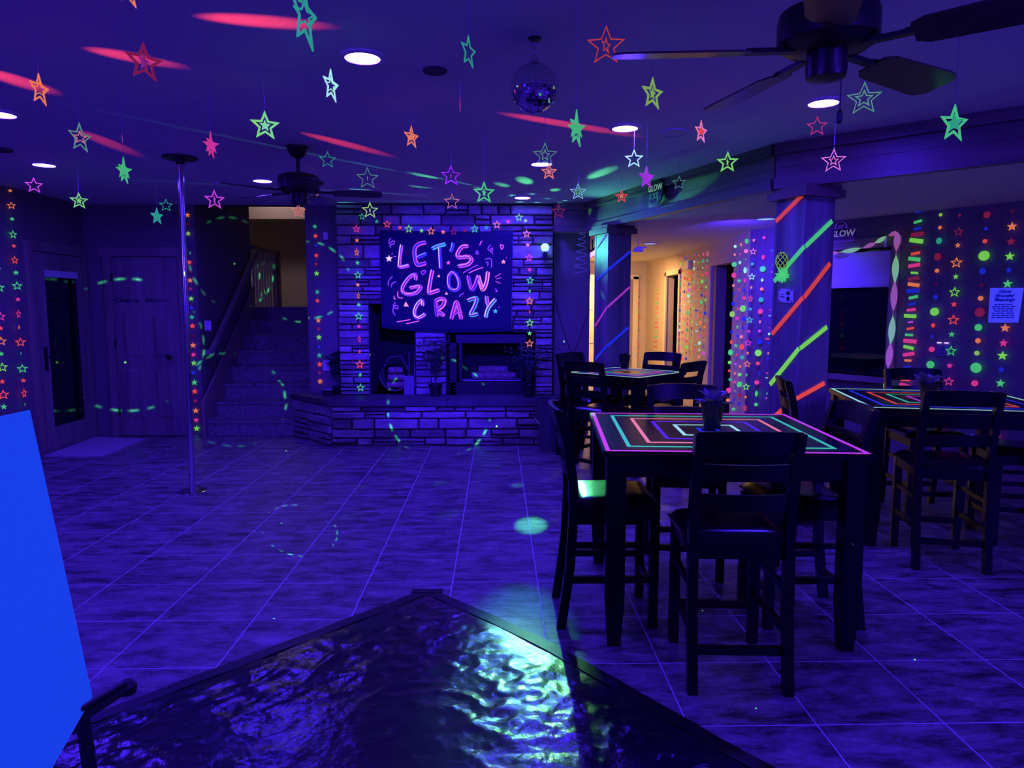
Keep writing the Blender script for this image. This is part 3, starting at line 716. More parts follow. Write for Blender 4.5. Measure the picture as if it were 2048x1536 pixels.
for pts in ([(1265, 680), (1350, 640), (1450, 605)], [(345, 1305), (430, 1290), (520, 1275)], [(465, 1328), (550, 1310), (635, 1292)], [(360, 910), (360, 985), (425, 1000)], [(310, 970), (312, 1010), (330, 1008)], [(1600, 730), (1675, 685)], [(1615, 755), (1685, 738)], [(1605, 785), (1675, 812)], [(1665, 315), (1685, 375), (1710, 330), (1665, 318)], [(1405, 325), (1420, 285), (1440, 270)], [(300, 465), (335, 465)]):
    ribbon(dood2, pts, 11, .008)
o = dood.build('painted_squiggle', PAINT['p'], bn, recalc=False); stuff(o)
o = dood2.build('painted_dash', PAINT['k'], bn, recalc=False); stuff(o)
def star_poly(r, ri=.42, rot=0.0):
    return [((r if k % 2 == 0 else r * ri) * math.sin(rot + k * PI / 5), (r if k % 2 == 0 else r * ri) * math.cos(rot + k * PI / 5)) for k in range(10)]
for (cx_, cy_, r_, key) in ((245, 495, 48, 'w'), (1003, 548, 30, 'k'), (1708, 535, 34, 'o'), (1605, 1168, 34, 'g'), (880, 718, 22, 'o'), (978, 942, 24, 'o'), (465, 1080, 32, 'o')):
    mb = MB(); pp = star_poly(r_) if r_ > 26 else [(r_ * math.sin(a), r_ * math.cos(a)) for a in (0.2, 2.3, 4.3)]
    if cx_ == 465: pp = [(-32, -25), (34, -28), (-5, 36)]
    mb.add([bpos(*bz(cx_ + x, cy_ - z), .009) for x, z in pp], [tuple(range(len(pp)))]); mb.build('painted_shape', PAINT[key], bn, recalc=False)

# ------------------------------------------------------------------ fluorescent pieces
def star_outline_mesh(key, s, th):
    mb = MB(); n = 10; o = star_poly(1.0, .44); i_ = star_poly(1.0 - th, .44)
    t = .03
    vs = [(x, -t, z) for x, z in o] + [(x, -t, z) for x, z in i_] + [(x, t, z) for x, z in o] + [(x, t, z) for x, z in i_]
    fs = []
    for k in range(n):
        j = (k + 1) % n
        fs += [(k, j, n + j, n + k), (2 * n + k, 3 * n + k, 3 * n + j, 2 * n + j), (k, 2 * n + k, 2 * n + j, j), (n + k, n + j, 3 * n + j, 3 * n + k)]
    return mb.add(vs, fs).mesh('star_outline', neon(key, s))
def star_solid_mesh(key, s):
    mb = MB(); o = star_poly(1.0, .44); mb.slab(o, (0, -.03, 0), (1, 0, 0), (0, 0, 1), (0, 1, 0), .06); return mb.mesh('star_solid', neon(key, s))
def disc_mesh(key, s):
    mb = MB(); mb.slab([(math.cos(a * PI / 9), math.sin(a * PI / 9)) for a in range(18)], (0, -.04, 0), (1, 0, 0), (0, 0, 1), (0, 1, 0), .08); return mb.mesh('disc', neon(key, s))
def bar_mesh(key, s):
    mb = MB(); mb.box((0, 0, 0), (2, .05, .62)); return mb.mesh('bar', neon(key, s))
_pm = {}
def piece_mesh(kind, key, s, th=.24):
    k = (kind, key, round(s, 2), th)
    if k not in _pm:
        _pm[k] = {'o': lambda: star_outline_mesh(key, s, th), 's': lambda: star_solid_mesh(key, s), 'c': lambda: disc_mesh(key, s), 'r': lambda: bar_mesh(key, s)}[kind]()
    return _pm[k]
def facing(p, yaw=0.0): return math.atan2(-p.x, p.y) + math.radians(yaw)

# hanging stars: px, py, radius px, colour, outline width, outer yaw, inner (style, relative size, yaw, colour) , brightness, label
HS = [
 (255, -20, 32, 'O', .22, 45, ('o', .5, 10, 'O'), .9, 'orange star cut off by the top edge of the ceiling'),
 (288, 125, 38, 'C', .34, 25, ('s', .5, 60, 'C'), .55, 'dark red star hanging across a red streak of light'),
 (79, 180, 31, 'O', .22, 58, ('o', .5, 20, 'O'), .85, 'orange star outline near the upper left corner'),
 (160, 276, 29, 'D', .16, 48, ('o', .45, 10, 'S'), .7, 'grey green star outline with a salmon inner star'),
 (609, 32, 64, 'T', .2, 68, ('o', .45, 40, 'T'), .75, 'largest teal star hanging at the top beside the big lamp'),
 (662, 172, 32, 'W', .24, 62, ('o', .5, 40, 'W'), .9, 'pale mint star turned edgewise left of the big lamp'),
 (937, 104, 31, 'T', .2, 62, None, .7, 'teal star outline left of the mirror ball'),
 (1212, 92, 38, 'R', .13, 4, ('o', .42, 55, 'R'), .5, 'thin red star outline right of the mirror ball'),
 (530, 252, 29, 'L', .36, 8, ('s', .4, 20, 'L'), .85, 'thick lime green star right of the dance pole'),
 (655, 320, 17, 'T', .16, 8, None, .75, 'thin teal star above the far ceiling fan blade'),
 (823, 275, 22, 'O', .3, 48, ('s', .45, 20, 'O'), .8, 'orange star hanging midway between pole and mirror ball'),
 (920, 210, 14, 'P', .3, 87, None, .5, 'pink star seen edge on below the ceiling speaker'),
 (1153, 258, 37, 'G', .3, 70, ('s', .55, 20, 'G'), .7, 'tall green star hanging below right of the mirror ball'),
 (1305, 188, 32, 'Y', .34, 48, ('s', .4, 60, 'Y'), .6, 'dull lime star left of the near fan blades'),
 (422, 291, 27, 'P', .3, 74, ('s', .62, 20, 'P'), .65, 'pink star turned sideways just right of the pole top'),
 (248, 342, 27, 'G', .3, 70, ('s', .62, 25, 'G'), .7, 'green star turned sideways left of the pole'),
 (68, 371, 16, 'M', .26, 4, None, 1.0, 'glowing magenta star under the far left ceiling lamp'),
 (158, 402, 17, 'L', .32, 8, ('s', .4, 25, 'L'), .75, 'lime star hanging above the glazed door'),
 (332, 411, 13, 'T', .2, 6, None, .85, 'small teal star outline above the panelled door'),
 (314, 433, 17, 'T', .3, 48, ('s', .7, 15, 'T'), .75, 'filled teal star beside a small outline above the panelled door'),
 (429, 400, 20, 'M', .28, 10, ('s', .4, 75, 'M'), .8, 'magenta star hanging right of the dance pole'),
 (597, 422, 15, 'O', .16, 4, ('o', .42, 15, 'R'), .85, 'orange star outline in front of the stair opening'),
 (628, 389, 13, 'O', .22, 4, None, .8, 'orange star half hidden behind the far fan'),
 (735, 357, 22, 'D', .13, 4, ('s', .25, 80, 'D'), .7, 'thin grey green star right of the far fan'),
 (740, 421, 17, 'Y', .26, 8, ('s', .3, 70, 'Y'), .9, 'yellow green star half hidden by the far fan blade'),
 (902, 352, 21, 'C', .2, 8, ('s', .3, 75, 'C'), .6, 'dim crimson star above the banner middle'),
 (904, 404, 16, 'O', .15, 4, None, .75, 'thin orange star outline above the banner middle'),
 (968, 386, 23, 'G', .32, 8, ('s', .35, 55, 'G'), .85, 'thick green star above the right half of the banner'),
 (1090, 311, 25, 'D', .14, 4, ('o', .5, 30, 'D'), .7, 'grey green star in front of a lit ceiling lamp'),
 (1098, 344, 17, 'O', .34, 8, ('s', .4, 20, 'O'), .75, 'orange star just below a lit ceiling lamp'),
 (1156, 384, 17, 'W', .16, 4, ('o', .5, 15, 'L'), .6, 'pale lime star outline near the beam corner'),
 (1117, 423, 15, 'C', .22, 4, ('s', .3, 75, 'C'), .75, 'crimson star at the ceiling corner right of the chimney'),
 (1268, 318, 19, 'W', .26, 4, None, 1.0, 'bright mint star hanging on a thread under a lamp'),
 (1293, 356, 23, 'M', .3, 48, ('s', .6, 20, 'M'), .45, 'purple pink star beside the round sign'),
 (1243, 393, 14, 'R', .34, 6, ('s', .4, 15, 'O'), .75, 'small red orange star in front of the beam by the round sign'),
 (1358, 366, 14, 'D', .16, 4, None, .75, 'thin dull green star right of the round sign'),
 (1402, 264, 23, 'S', .3, 58, ('s', .45, 25, 'R'), .8, 'salmon star turned sideways right of the ceiling speaker'),
 (1455, 325, 22, 'L', .34, 6, ('s', .35, 70, 'L'), .8, 'lime star hanging before the beam right of the round sign'),
 (1634, 253, 20, 'P', .2, 6, None, .6, 'thin pink star under the right hand lamp'),
 (1667, 322, 24, 'S', .15, 4, ('o', .45, 25, 'S'), .85, 'salmon star outline with small inner star before the beam'),
 (1728, 198, 33, 'D', .14, 4, ('o', .55, 10, 'D'), .75, 'dull green star partly behind the near fan blade'),
 (1908, 248, 38, 'G', .3, 50, ('s', .5, -20, 'T'), .8, 'large green star near the upper right corner'),
]
for px, py, rp, key, th, yaw, inner, s, lab in HS:
    R0 = .075
    dep = R0 * F / rp
    kk = (616.5 - py) / F
    if kk > 0: dep = min(dep, (C - .10 - 1.5) / (kk + rp / F))
    dep = max(dep, 1.3)
    p = ony(px, py, dep); R_ = rp * dep / F
    t = thing('hanging_star', lab, 'star decoration', (p.x, p.y, p.z), 0, 'stars hanging from the ceiling')
    link('outer_star', piece_mesh('o', key, s, th), t, (0, 0, 0), (0, 0, facing(p, yaw)), (R_, R_, R_))
    if inner:
        link('inner_star', piece_mesh(inner[0], inner[3], s, .3), t, (0, 0, R_ * .02), (0, 0, facing(p, inner[2])), (R_ * inner[1],) * 3)
    b = MB(); topz = C if not (py > 400 and px > 1150) else C
    b.tube([(p.x, p.y, p.z + R_ * .95), (p.x, p.y, topz + .001)], .0012, 4); b.build('thread', M['thread'], t)
    if inner:
        b = MB(); b.tube([(p.x, p.y, p.z + R_ * inner[1] * .95), (p.x, p.y, p.z + R_)], .0008, 4); b.build('inner_thread', M['thread'], t)

def garland(label, group, fn, items, face='cam', s=.8, name='star_garland', cat='garland', top=None, jig=18, hscale=1.0):
    """items: (px, py, kind, colour, radius px[, yaw])"""
    pts = [fn(it[0], it[1]) for it in items]
    base = pts[-1]
    t = thing(name, label, cat, base, 0, group)
    line = list(pts)
    if top is not None: line = [fn(*top)] + line
    b = MB(); b.tube(line, .0009, 4); b.build('string', M['thread'], t)
    for it, p in zip(items, pts):
        px, py, kind, key, rp = it[:5]
        yaw = it[5] if len(it) > 5 else random.uniform(-jig, jig)
        dist = max(.5, p.y); r = rp * dist / F
        rz = facing(p, yaw) if face == 'cam' else face + math.radians(yaw)
        nm = {'o': 'star_piece', 's': 'star_piece', 'c': 'disc_piece', 'r': 'bar_piece'}[kind]
        dim = {'K': .5, 'C': .7}.get(key, 1.0)
        ry = random.uniform(-.22, .22) if kind == 'r' else 0.0
        link(nm, piece_mesh(kind, key, s * dim, .4 if kind == 'o' else .24), t, p - base, (0, ry, rz), (r, r * .5, r))
    return t
gw = 'star garlands on the walls'
def f4(c): return [(it[0] * .390625, 350 + it[1] * .390625) + tuple(it[2:]) for it in c]
left_fn = lambda px, py: onx(px, py, XL + .04)
garland('star garland on the left wall nearest the glazed door', gw, left_fn, f4([
 (52, 80, 's', 'O', 4), (58, 157, 'o', 'O', 8), (62, 225, 's', 'G', 4.5), (67, 305, 'o', 'G', 9, 40), (71, 363, 's', 'R', 4.5), (76, 436, 'o', 'R', 9, 45), (82, 500, 's', 'G', 5.5), (88, 568, 'o', 'G', 9.5), (92, 637, 's', 'P', 5),
 (95, 712, 'o', 'P', 9, 60), (98, 780, 's', 'O', 5, 70), (105, 857, 'o', 'R', 10), (107, 913, 's', 'T', 4, 70), (115, 992, 'o', 'G', 10), (120, 1052, 's', 'R', 5), (124, 1118, 'o', 'R', 10, 60), (128, 1175, 's', 'G', 4, 75)]), top=(18, 365))
garland('star garland at the very left edge above the white board', gw, left_fn, f4([
 (-8, 480, 's', 'G', 5), (-4, 577, 'o', 'G', 10), (2, 725, 'o', 'P', 10), (3, 785, 's', 'R', 5), (6, 852, 'o', 'O', 10), (6, 916, 's', 'G', 5.5), (12, 985, 'o', 'L', 10.5), (12, 1058, 's', 'R', 5.5), (17, 1126, 'o', 'R', 11), (20, 1187, 's', 'G', 6), (25, 1240, 'o', 'B', 7)]), top=(-18, 380))
garland('small solid star garland behind the dance pole beside the panelled door', gw, lambda px, py: ony(px, py, YD - .03), f4([
 (960, 205, 's', 'O', 5), (963, 252, 's', 'K', 5), (963, 300, 's', 'Y', 5.2), (967, 398, 's', 'T', 5.2), (970, 447, 's', 'R', 5.2), (972, 495, 's', 'K', 4.5), (973, 540, 's', 'O', 5.5), (975, 583, 's', 'C', 5), (978, 633, 's', 'L', 5.5), (980, 680, 's', 'B', 5), (982, 728, 's', 'T', 5.5), (985, 773, 's', 'R', 6),
 (987, 822, 's', 'K', 5), (988, 872, 's', 'O', 6), (990, 920, 's', 'P', 5.5), (992, 963, 's', 'L', 6), (992, 1012, 's', 'B', 5.5), (995, 1063, 's', 'G', 6.3), (997, 1108, 's', 'R', 6.3), (1000, 1157, 's', 'C', 5), (1002, 1207, 's', 'O', 6), (1004, 1255, 's', 'P', 5.5), (1007, 1298, 's', 'L', 6.5)]), top=(374, 420))
garland('small solid star garland on the narrow wall right of the stairs', gw, lambda px, py: ony(px, py, 8.33), [
 (629.6, 453, 's', 'T', 5), (631, 472, 's', 'R', 5), (632, 491, 's', 'B', 4), (632.6, 511, 's', 'R', 5), (632.3, 528, 's', 'C', 4.5), (633.2, 547, 's', 'L', 5.5), (634.4, 584, 's', 'T', 5.5), (634.8, 601.5, 's', 'R', 5), (636.7, 641, 's', 'O', 5.5), (637.3, 658, 's', 'C', 5), (637.9, 674.6, 's', 'L', 6),
 (638.3, 693.7, 's', 'B', 4.5), (638.7, 711, 's', 'T', 6), (639.2, 729, 's', 'R', 6), (639.2, 745.5, 's', 'C', 4.5), (640.2, 763, 's', 'O', 6)], top=(629, 425))
def f5(c): return [(400 + it[0] * .3662, 380 + it[1] * .3662) + tuple(it[2:]) for it in c]
stone_fn = lambda px, py: ony(px, py, YC - .135)
side_fn = lambda px, py: ony(px, py, YC - .10)
garland('star garland on the chimney stones left of the banner', gw, side_fn, f5([
 (854, 213, 'o', 'P', 8), (857, 275, 's', 'O', 4.5), (856, 340, 'o', 'O', 8.5, 55), (860, 398, 's', 'G', 5), (862, 465, 'o', 'G', 8.5, 20), (862, 518, 's', 'O', 4.8), (865, 577, 'o', 'O', 8, 65), (867, 627, 's', 'G', 5), (867, 690, 'o', 'G', 9), (868, 745, 's', 'P', 4.8), (870, 815, 'o', 'P', 8, 60), (872, 883, 's', 'R', 4.5, 50), (872, 953, 'o', 'R', 9.5), (875, 1010, 's', 'G', 5, 45), (877, 1080, 'o', 'G', 9)]), top=(712, 409), s=.9)
garland('star garland draped over the top edge of the banner', gw, stone_fn, f5([
 (885, 145, 'o', 'T', 8, 30), (965, 172, 's', 'T', 4.5), (1022, 187, 'o', 'R', 8.5), (1092, 205, 's', 'R', 4.8), (1140, 213, 'o', 'L', 8.8), (1210, 222, 's', 'L', 5), (1262, 225, 'o', 'O', 8.8), (1328, 229, 's', 'O', 5), (1386, 227, 'o', 'C', 8.5), (1448, 220, 's', 'C', 4.8), (1500, 213, 'o', 'G', 8.8), (1564, 205, 's', 'T', 5), (1622, 190, 'o', 'O', 9), (1682, 172, 's', 'R', 5), (1742, 150, 'o', 'L', 9), (1778, 168, 's', 'Y', 5)]), s=.85)
garland('star garland on the chimney stones right of the banner', gw, side_fn, f5([
 (1784, 240, 'o', 'S', 9), (1790, 300, 's', 'S', 4.8), (1797, 370, 'o', 'P', 8.8), (1800, 435, 's', 'P', 4.8), (1803, 495, 'o', 'G', 8.8), (1801, 552, 's', 'G', 4.8, 55), (1800, 607, 'o', 'O', 9), (1800, 665, 's', 'R', 4.8, 70), (1801, 725, 'o', 'L', 9), (1800, 783, 's', 'L', 5), (1800, 838, 'o', 'O', 9)]), top=(1052, 409), s=.95)
# right wall
R1p = RW0 + rd
right_fn = lambda px, py: onplane(px, py, RW0, R1p) + Vector((rn.x, rn.y, 0)) * .035
rface = math.atan2(rn.x, -rn.y)
def f7(c): return [(1780 + it[0] * .2475, 400 + it[1] * .2474, it[2], it[3], it[4] * .2475) + tuple(it[5:]) for it in c]
gr = 'neon garlands on the right wall'
garland('garland of short neon bars on the right wall beside the window', gr, right_fn, f7([
 (245, 98, 'r', 'B', 25), (241, 177, 'r', 'G', 33), (237, 233, 'r', 'B', 30), (237, 279, 'r', 'C', 50), (228, 331, 'r', 'L', 55), (226, 382, 'r', 'K', 28), (222, 433, 'r', 'R', 36), (212, 479, 'r', 'G', 50), (211, 530, 'r', 'P', 46), (213, 590, 'r', 'L', 30), (206, 636, 'r', 'C', 44), (206, 685, 'r', 'O', 46), (201, 735, 'r', 'B', 52), (204, 787, 'r', 'G', 38), (191, 842, 'r', 'B', 30), (187, 888, 'r', 'P', 35), (178, 938, 'r', 'L', 48), (181, 987, 'r', 'M', 21), (180, 1038, 'r', 'R', 30), (169, 1090, 'r', 'G', 33), (177, 1140, 'r', 'P', 52), (165, 1191, 'r', 'L', 43), (166, 1246, 'r', 'P', 48), (160, 1296, 'r', 'O', 29), (152, 1350, 'r', 'B', 33), (147, 1400, 'r', 'G', 36), (141, 1450, 'r', 'R', 40), (138, 1497, 'r', 'P', 45), (130, 1530, 'r', 'L', 40)]), rface, s=.75, name='bar_garland', top=(1842, 415), jig=5)
garland('disc garland nearest the neon bars on the right wall', gr, right_fn, f7([
 (425, 122, 'c', 'Y', 14), (419, 225, 'c', 'O', 15), (412, 332, 'c', 'T', 25), (401, 460, 'c', 'C', 30), (395, 573, 'c', 'O', 16), (388, 676, 'c', 'K', 13, 40), (383, 785, 'c', 'B', 18), (375, 903, 'c', 'L', 33), (364, 1013, 'c', 'R', 18), (357, 1103, 'c', 'B', 14, 65), (353, 1206, 'c', 'P', 22, 30), (342, 1330, 'c', 'G', 31)]), rface, s=.75, name='disc_garland', top=(1886, 415), jig=12)
garland('mixed star garland between the disc garlands on the right wall', gr, right_fn, f7([
 (578, 126, 's', 'C', 17), (569, 258, 'o', 'C', 40), (563, 368, 's', 'O', 24), (552, 509, 'o', 'O', 48), (547, 621, 's', 'L', 25), (537, 746, 'o', 'L', 46), (532, 844, 's', 'R', 25), (527, 970, 'o', 'R', 48), (514, 1086, 's', 'G', 26), (508, 1220, 'o', 'G', 46), (497, 1338, 's', 'P', 26), (491, 1466, 'o', 'P', 42)]), rface, s=.75, top=(1925, 412), jig=8)
garland('large disc garland left of the bracelet sheet', gr, right_fn, f7([
 (799, 122, 'c', 'C', 27), (791, 235, 'c', 'B', 14), (782, 335, 'c', 'R', 17), (775, 452, 'c', 'L', 40), (763, 577, 'c', 'B', 26), (756, 689, 'c', 'K', 17), (747, 795, 'c', 'O', 20), (741, 908, 'c', 'C', 37), (729, 1030, 'c', 'G', 28), (726, 1137, 'c', 'O', 21), (717, 1237, 'c', 'Y', 20), (710, 1355, 'c', 'G', 42), (699, 1480, 'c', 'P', 25, 40), (690, 1610, 'c', 'R', 20), (682, 1760, 'c', 'G', 20), (675, 1911, 'c', 'B', 24)]), rface, s=.75, name='disc_garland', top=(1979, 405), jig=10)
garland('solid star garland hanging behind the bracelet sheet', gr, right_fn, f7([
 (1008, 92, 's', 'K', 25), (1001, 217, 's', 'O', 38), (994, 338, 's', 'C', 35), (983, 457, 's', 'L', 38), (976, 568, 's', 'B', 27), (965, 679, 's', 'G', 38), (945, 1035, 's', 'O', 38), (932, 1156, 's', 'P', 36), (924, 1258, 's', 'L', 41), (914, 1370, 's', 'B', 29), (907, 1480, 's', 'G', 37), (895, 1620, 's', 'O', 36), (885, 1770, 's', 'L', 36), (873, 1915, 's', 'P', 36), (860, 2080, 's', 'B', 30), (845, 2243, 's', 'G', 40)]), rface, s=.8, top=(2032, 402), jig=8)
# hall garlands
hall_fn = lambda px, py: onx(px, py, HX - .03)
def fh(c, ox, oy, k): return [(ox + it[0] * k, oy + it[1] * k) + tuple(it[2:]) for it in c]
gh = 'garlands along the hall wall'
K1 = (1425, 440, .2604)
garland('disc garland beside the dark hall doorway', gh, hall_fn, fh([(174, 203, 'c', 'W', 3.2, 30), (171, 266, 'c', 'S', 2.6, 40), (166, 341, 'c', 'G', 5), (164, 424, 'c', 'P', 5.4, 35), (160, 503, 'c', 'S', 3, 40), (162, 567, 'c', 'B', 2.5), (159, 643, 'c', 'B', 4, 30), (151, 723, 'c', 'Y', 6, 35), (154, 800, 'c', 'C', 2.5), (147, 862, 'c', 'B', 3), (144, 937, 'c', 'R', 4, 50), (138, 1017, 'c', 'G', 6, 40), (131, 1094, 'c', 'L', 3.4), (129, 1158, 'c', 'R', 2.6), (136, 1225, 'c', 'T', 3.4), (124, 1308, 'c', 'P', 5.4), (118, 1384, 'c', 'O', 3.6)], *K1), s=.95, name='disc_garland', top=(1470, 474))
garland('narrow star garland second from the dark hall doorway', gh, hall_fn, fh([(219, 189, 's', 'S', 5, 50), (213, 262, 's', 'P', 3.5, 50), (210, 327, 's', 'W', 5, 40), (212, 395, 's', 'B', 3), (204, 467, 's', 'G', 5), (204, 533, 's', 'R', 4.5, 60), (204, 605, 's', 'B', 4, 60), (196, 683, 's', 'R', 5, 65), (190, 753, 's', 'P', 5), (190, 822, 's', 'L', 5, 65), (194, 892, 's', 'B', 4), (179, 965, 's', 'G', 5), (183, 1036, 's', 'R', 4, 60), (176, 1106, 's', 'M', 3.5), (171, 1178, 's', 'O', 5, 55), (167, 1245, 's', 'P', 5), (170, 1312, 's', 'T', 4, 55), (163, 1383, 's', 'B', 4), (160, 1452, 's', 'G', 5)], *K1), s=.9, top=(1482, 470))
garland('tall disc garland third from the dark hall doorway', gh, hall_fn, fh([(262, 163, 'c', 'G', 5, 45), (257, 239, 'c', 'S', 4), (255, 302, 'c', 'D', 2.5, 60), (250, 386, 'c', 'W', 6, 60), (248, 465, 'c', 'P', 4, 60), (243, 541, 'c', 'B', 3), (243, 600, 'c', 'R', 3), (233, 680, 'c', 'L', 6.4, 20), (241, 760, 'c', 'B', 4.5), (235, 830, 'c', 'B', 3), (221, 897, 'c', 'S', 3.4), (224, 975, 'c', 'R', 6, 40), (227, 1056, 'c', 'T', 4.2), (212, 1125, 'c', 'O', 3, 50), (208, 1187, 'c', 'L', 3.6), (206, 1263, 'c', 'G', 5.8, 30), (212, 1345, 'c', 'C', 4), (205, 1410, 'c', 'B', 3)], *K1), s=.9, name='disc_garland', top=(1493, 467))
corner_fn = lambda px, py: ony(px, py, 7.82)
garland('bright star garland on the corner between hall and blue wall', gh, corner_fn, fh([(317, 155, 's', 'S', 4), (312, 243, 'o', 'S', 7.5), (305, 338, 's', 'T', 4.5), (302, 436, 'o', 'W', 7.8), (297, 518, 's', 'O', 4, 30), (292, 605, 'o', 'R', 7.5, 45), (290, 683, 's', 'T', 4.5), (284, 768, 'o', 'G', 7.8), (279, 855, 's', 'P', 4.2), (274, 944, 'o', 'P', 7.8), (270, 1022, 's', 'O', 4.5, 45), (267, 1107, 'o', 'O', 8), (262, 1190, 's', 'G', 4, 55), (258, 1282, 'o', 'L', 8.3), (254, 1360, 's', 'O', 4.4, 50), (250, 1445, 'o', 'R', 7.5, 55)], *K1), s=1.0, top=(1508, 463))
garland('disc garland on the bright blue wall beside the thick column', gh, right_fn, fh([(411, 137, 'c', 'P', 3), (405, 287, 'c', 'P', 4.4, 40), (401, 377, 'c', 'G', 5.8), (397, 462, 'c', 'W', 3.2, 40), (394, 531, 'c', 'O', 3.4), (388, 613, 'c', 'T', 5), (383, 702, 'c', 'P', 5.6, 30), (380, 782, 'c', 'S', 3.2, 55), (376, 852, 'c', 'M', 2.8), (378, 935, 'c', 'B', 5), (366, 1020, 'c', 'L', 6.6), (363, 1101, 'c', 'R', 3.6), (376, 1180, 'c', 'B', 2.6), (355, 1246, 'c', 'P', 4.6), (352, 1333, 'c', 'G', 6, 65), (349, 1415, 'c', 'G', 3.6)], *K1), s=.95, name='disc_garland', top=(1533, 460))
garland('thin garland along the left edge of the thick column', gh, right_fn, fh([(471, 238, 'r', 'T', 2.4), (476, 350, 's', 'T', 2.5, 60), (470, 400, 's', 'M', 2.5), (457, 690, 's', 'P', 2.5, 60), (454, 735, 'r', 'W', 2.4), (453, 828, 's', 'P', 2.4, 60), (450, 875, 'c', 'W', 2.4), (436, 912, 'r', 'R', 4), (447, 945, 'c', 'B', 2.2), (443, 1022, 'c', 'S', 2.4, 50), (441, 1060, 'c', 'B', 2.2), (436, 1175, 's', 'P', 2.6), (432, 1211, 'r', 'W', 2.6), (433, 1332, 'c', 'T', 2.4, 50), (428, 1366, 's', 'M', 2.6)], *K1), s=.9, top=(1548, 470))
far = [('r', 'far garland of bars in the hall', (425, 390), (385, 1520), 'r', 3.0), ('d', 'far disc garland with a big teal disc in the hall', (475, 375), (425, 1500), 'c', 3.2), ('s', 'far star garland right beside the dark doorway frame', (520, 370), (475, 1460), 'o', 5.0),
       ('s', 'far narrow star garland left of the bars in the hall', (378, 385), (335, 1480), 's', 3.6), ('c', 'far thin disc garland under the hall chime box', (322, 580), (285, 1520), 'c', 3.2), ('s', 'far red star garland second from the hall door frame', (282, 420), (240, 1520), 'o', 4.2), ('c', 'far disc garland closest to the hall door frame', (237, 410), (203, 1500), 'c', 2.4)]
for q, (kk, lab, a, c, kind, rp) in enumerate(far):
    seq = 'RWGPBLSOTMCGRYWBPO'; items = []
    n = 16
    for i in range(n):
        f = i / (n - 1); items.append((a[0] + (c[0] - a[0]) * f, a[1] + (c[1] - a[1]) * f, kind if not (kk == 's' and i % 2) else 's', seq[(i * 5 + q * 3) % len(seq)], rp * (.7 + .5 * ((i * 7 + q) % 3) / 2), 50))
    garland(lab, gh, hall_fn, fh(items, 1320, 440, .1824), s=.85, name={'r': 'bar_garland', 'd': 'disc_garland', 'c': 'disc_garland', 's': 'star_garland'}[kk])
items = [(1318 - i * .42, 530 + i * 9.6, 'r', 'RGRYRGRRGROGRRYGRR'[i], 1.2 + i * .14, 10) for i in range(18)]
garland('ladder like bar garland left of the hall door frame', gh, hall_fn, items, s=.5, name='bar_garland', jig=3)
items = [(1279 - i * .2, 553 + i * 13.5, 's' if i % 2 else 'o', 'TRRCRYRRTGRRRG'[i], 2.2 + (i % 2 == 0) * 1.2) for i in range(14)]
garland('star garland on the end wall door frame of the hall', gh, lambda px, py: ony(px, py, 13.6), items, s=.5)

# ------------------------------------------------------------------ hall details
d3 = thing('door_3', 'wooden door at the end of the hall', 'door', (2.7, 13.66, 0)); structure(d3)
b = MB()
for x0, x1, z0, z1 in ((2.60, 2.70, 0, 2.1), (1.95, 2.02, 0, 2.1), (1.95, 2.70, 2.05, 2.13)): b.box(((x0 + x1) / 2, 13.64, (z0 + z1) / 2), (x1 - x0, .06, z1 - z0))
b.build('door_frame', M['creamdoor'], d3); b = MB(); b.box((2.31, 13.65, 1.02), (.58, .03, 2.04)); b.build('leaf', M['trimwood'], d3)
cd = thing('hall_cabinet', 'bright cream cabinet seen in the gap left of the hall column', 'cabinet', (1.45, 12.9, 0))
b = MB(); b.box((1.45, 13.1, 1.05), (.8, .5, 2.1)); b.build('body', M['creamdoor'], cd)
for z in (.45, 1.15, 1.75):
    b = MB(); b.box((1.45, 12.845, z), (.76, .02, .56)); b.build('cabinet_door', M['creamdoor'], cd, bevel=.006)
fr3 = MB()
for (y0, y1, zt) in ((11.15, 12.0, 2.04),):
    for yy in (y0 - .03, y1 + .03): fr3.box((HX - .012, yy, zt / 2 + .02), (.03, .08, zt + .08))
    fr3.box((HX - .012, (y0 + y1) / 2, zt + .04), (.03, y1 - y0 + .14, .09))
structure(fr3.build('trim_hall_door', M['creamdoor']))
b = MB(); b.box((HX + .10, 9.46, 1.03), (.14, .12, 2.06)); structure(b.build('trim_hall_doorway_jamb', M['wall']))
p = onx(1376, 530, HX - .03); tag(MB().box((HX - .03, p.y, p.z), (.05, .2, .12)).build('door_chime', M['white'], bevel=.006), 'small white chime box high on the hall wall', 'chime')
# purple blacklight bar and the small lamp by the hall column
pb = ony(1183, 506, 9.0); t = thing('blacklight_bar', 'short glowing blacklight bar beside the hall column', 'lamp', pb)
b = MB(); b.bar(pb + Vector((-.06, 0, -.05)), pb + Vector((.09, .1, .04)), .035, .05); b.build('tube', M['uvtube'], t); b = MB(); b.bar(pb + Vector((-.06, .03, -.02)), pb + Vector((.09, .13, .07)), .06, .04); b.build('housing', M['dark'], t)
b = MB(); b.tube([pb + Vector((.02, .08, .02)), Vector((pb.x + .02, pb.y + .08, CL + .005))], .008, 6); b.build('hanger', M['dark'], t)
pb = ony(1276, 500, 9.0); t = thing('ceiling_fixture', 'small bluish fixture hanging from the lower ceiling right of the hall column', 'fixture', pb)
b = MB(); b.box(pb, (.12, .06, .05)); b.build('body', M['white'], t, bevel=.006); b = MB(); b.box(pb + Vector((.04, 0, .03)), (.14, .03, .02)); b.build('arm', M['white'], t)
b = MB(); b.tube([pb + Vector((0, .01, .02)), Vector((pb.x, pb.y + .01, CL + .005))], .008, 6); b.build('hanger', M['white'], t)
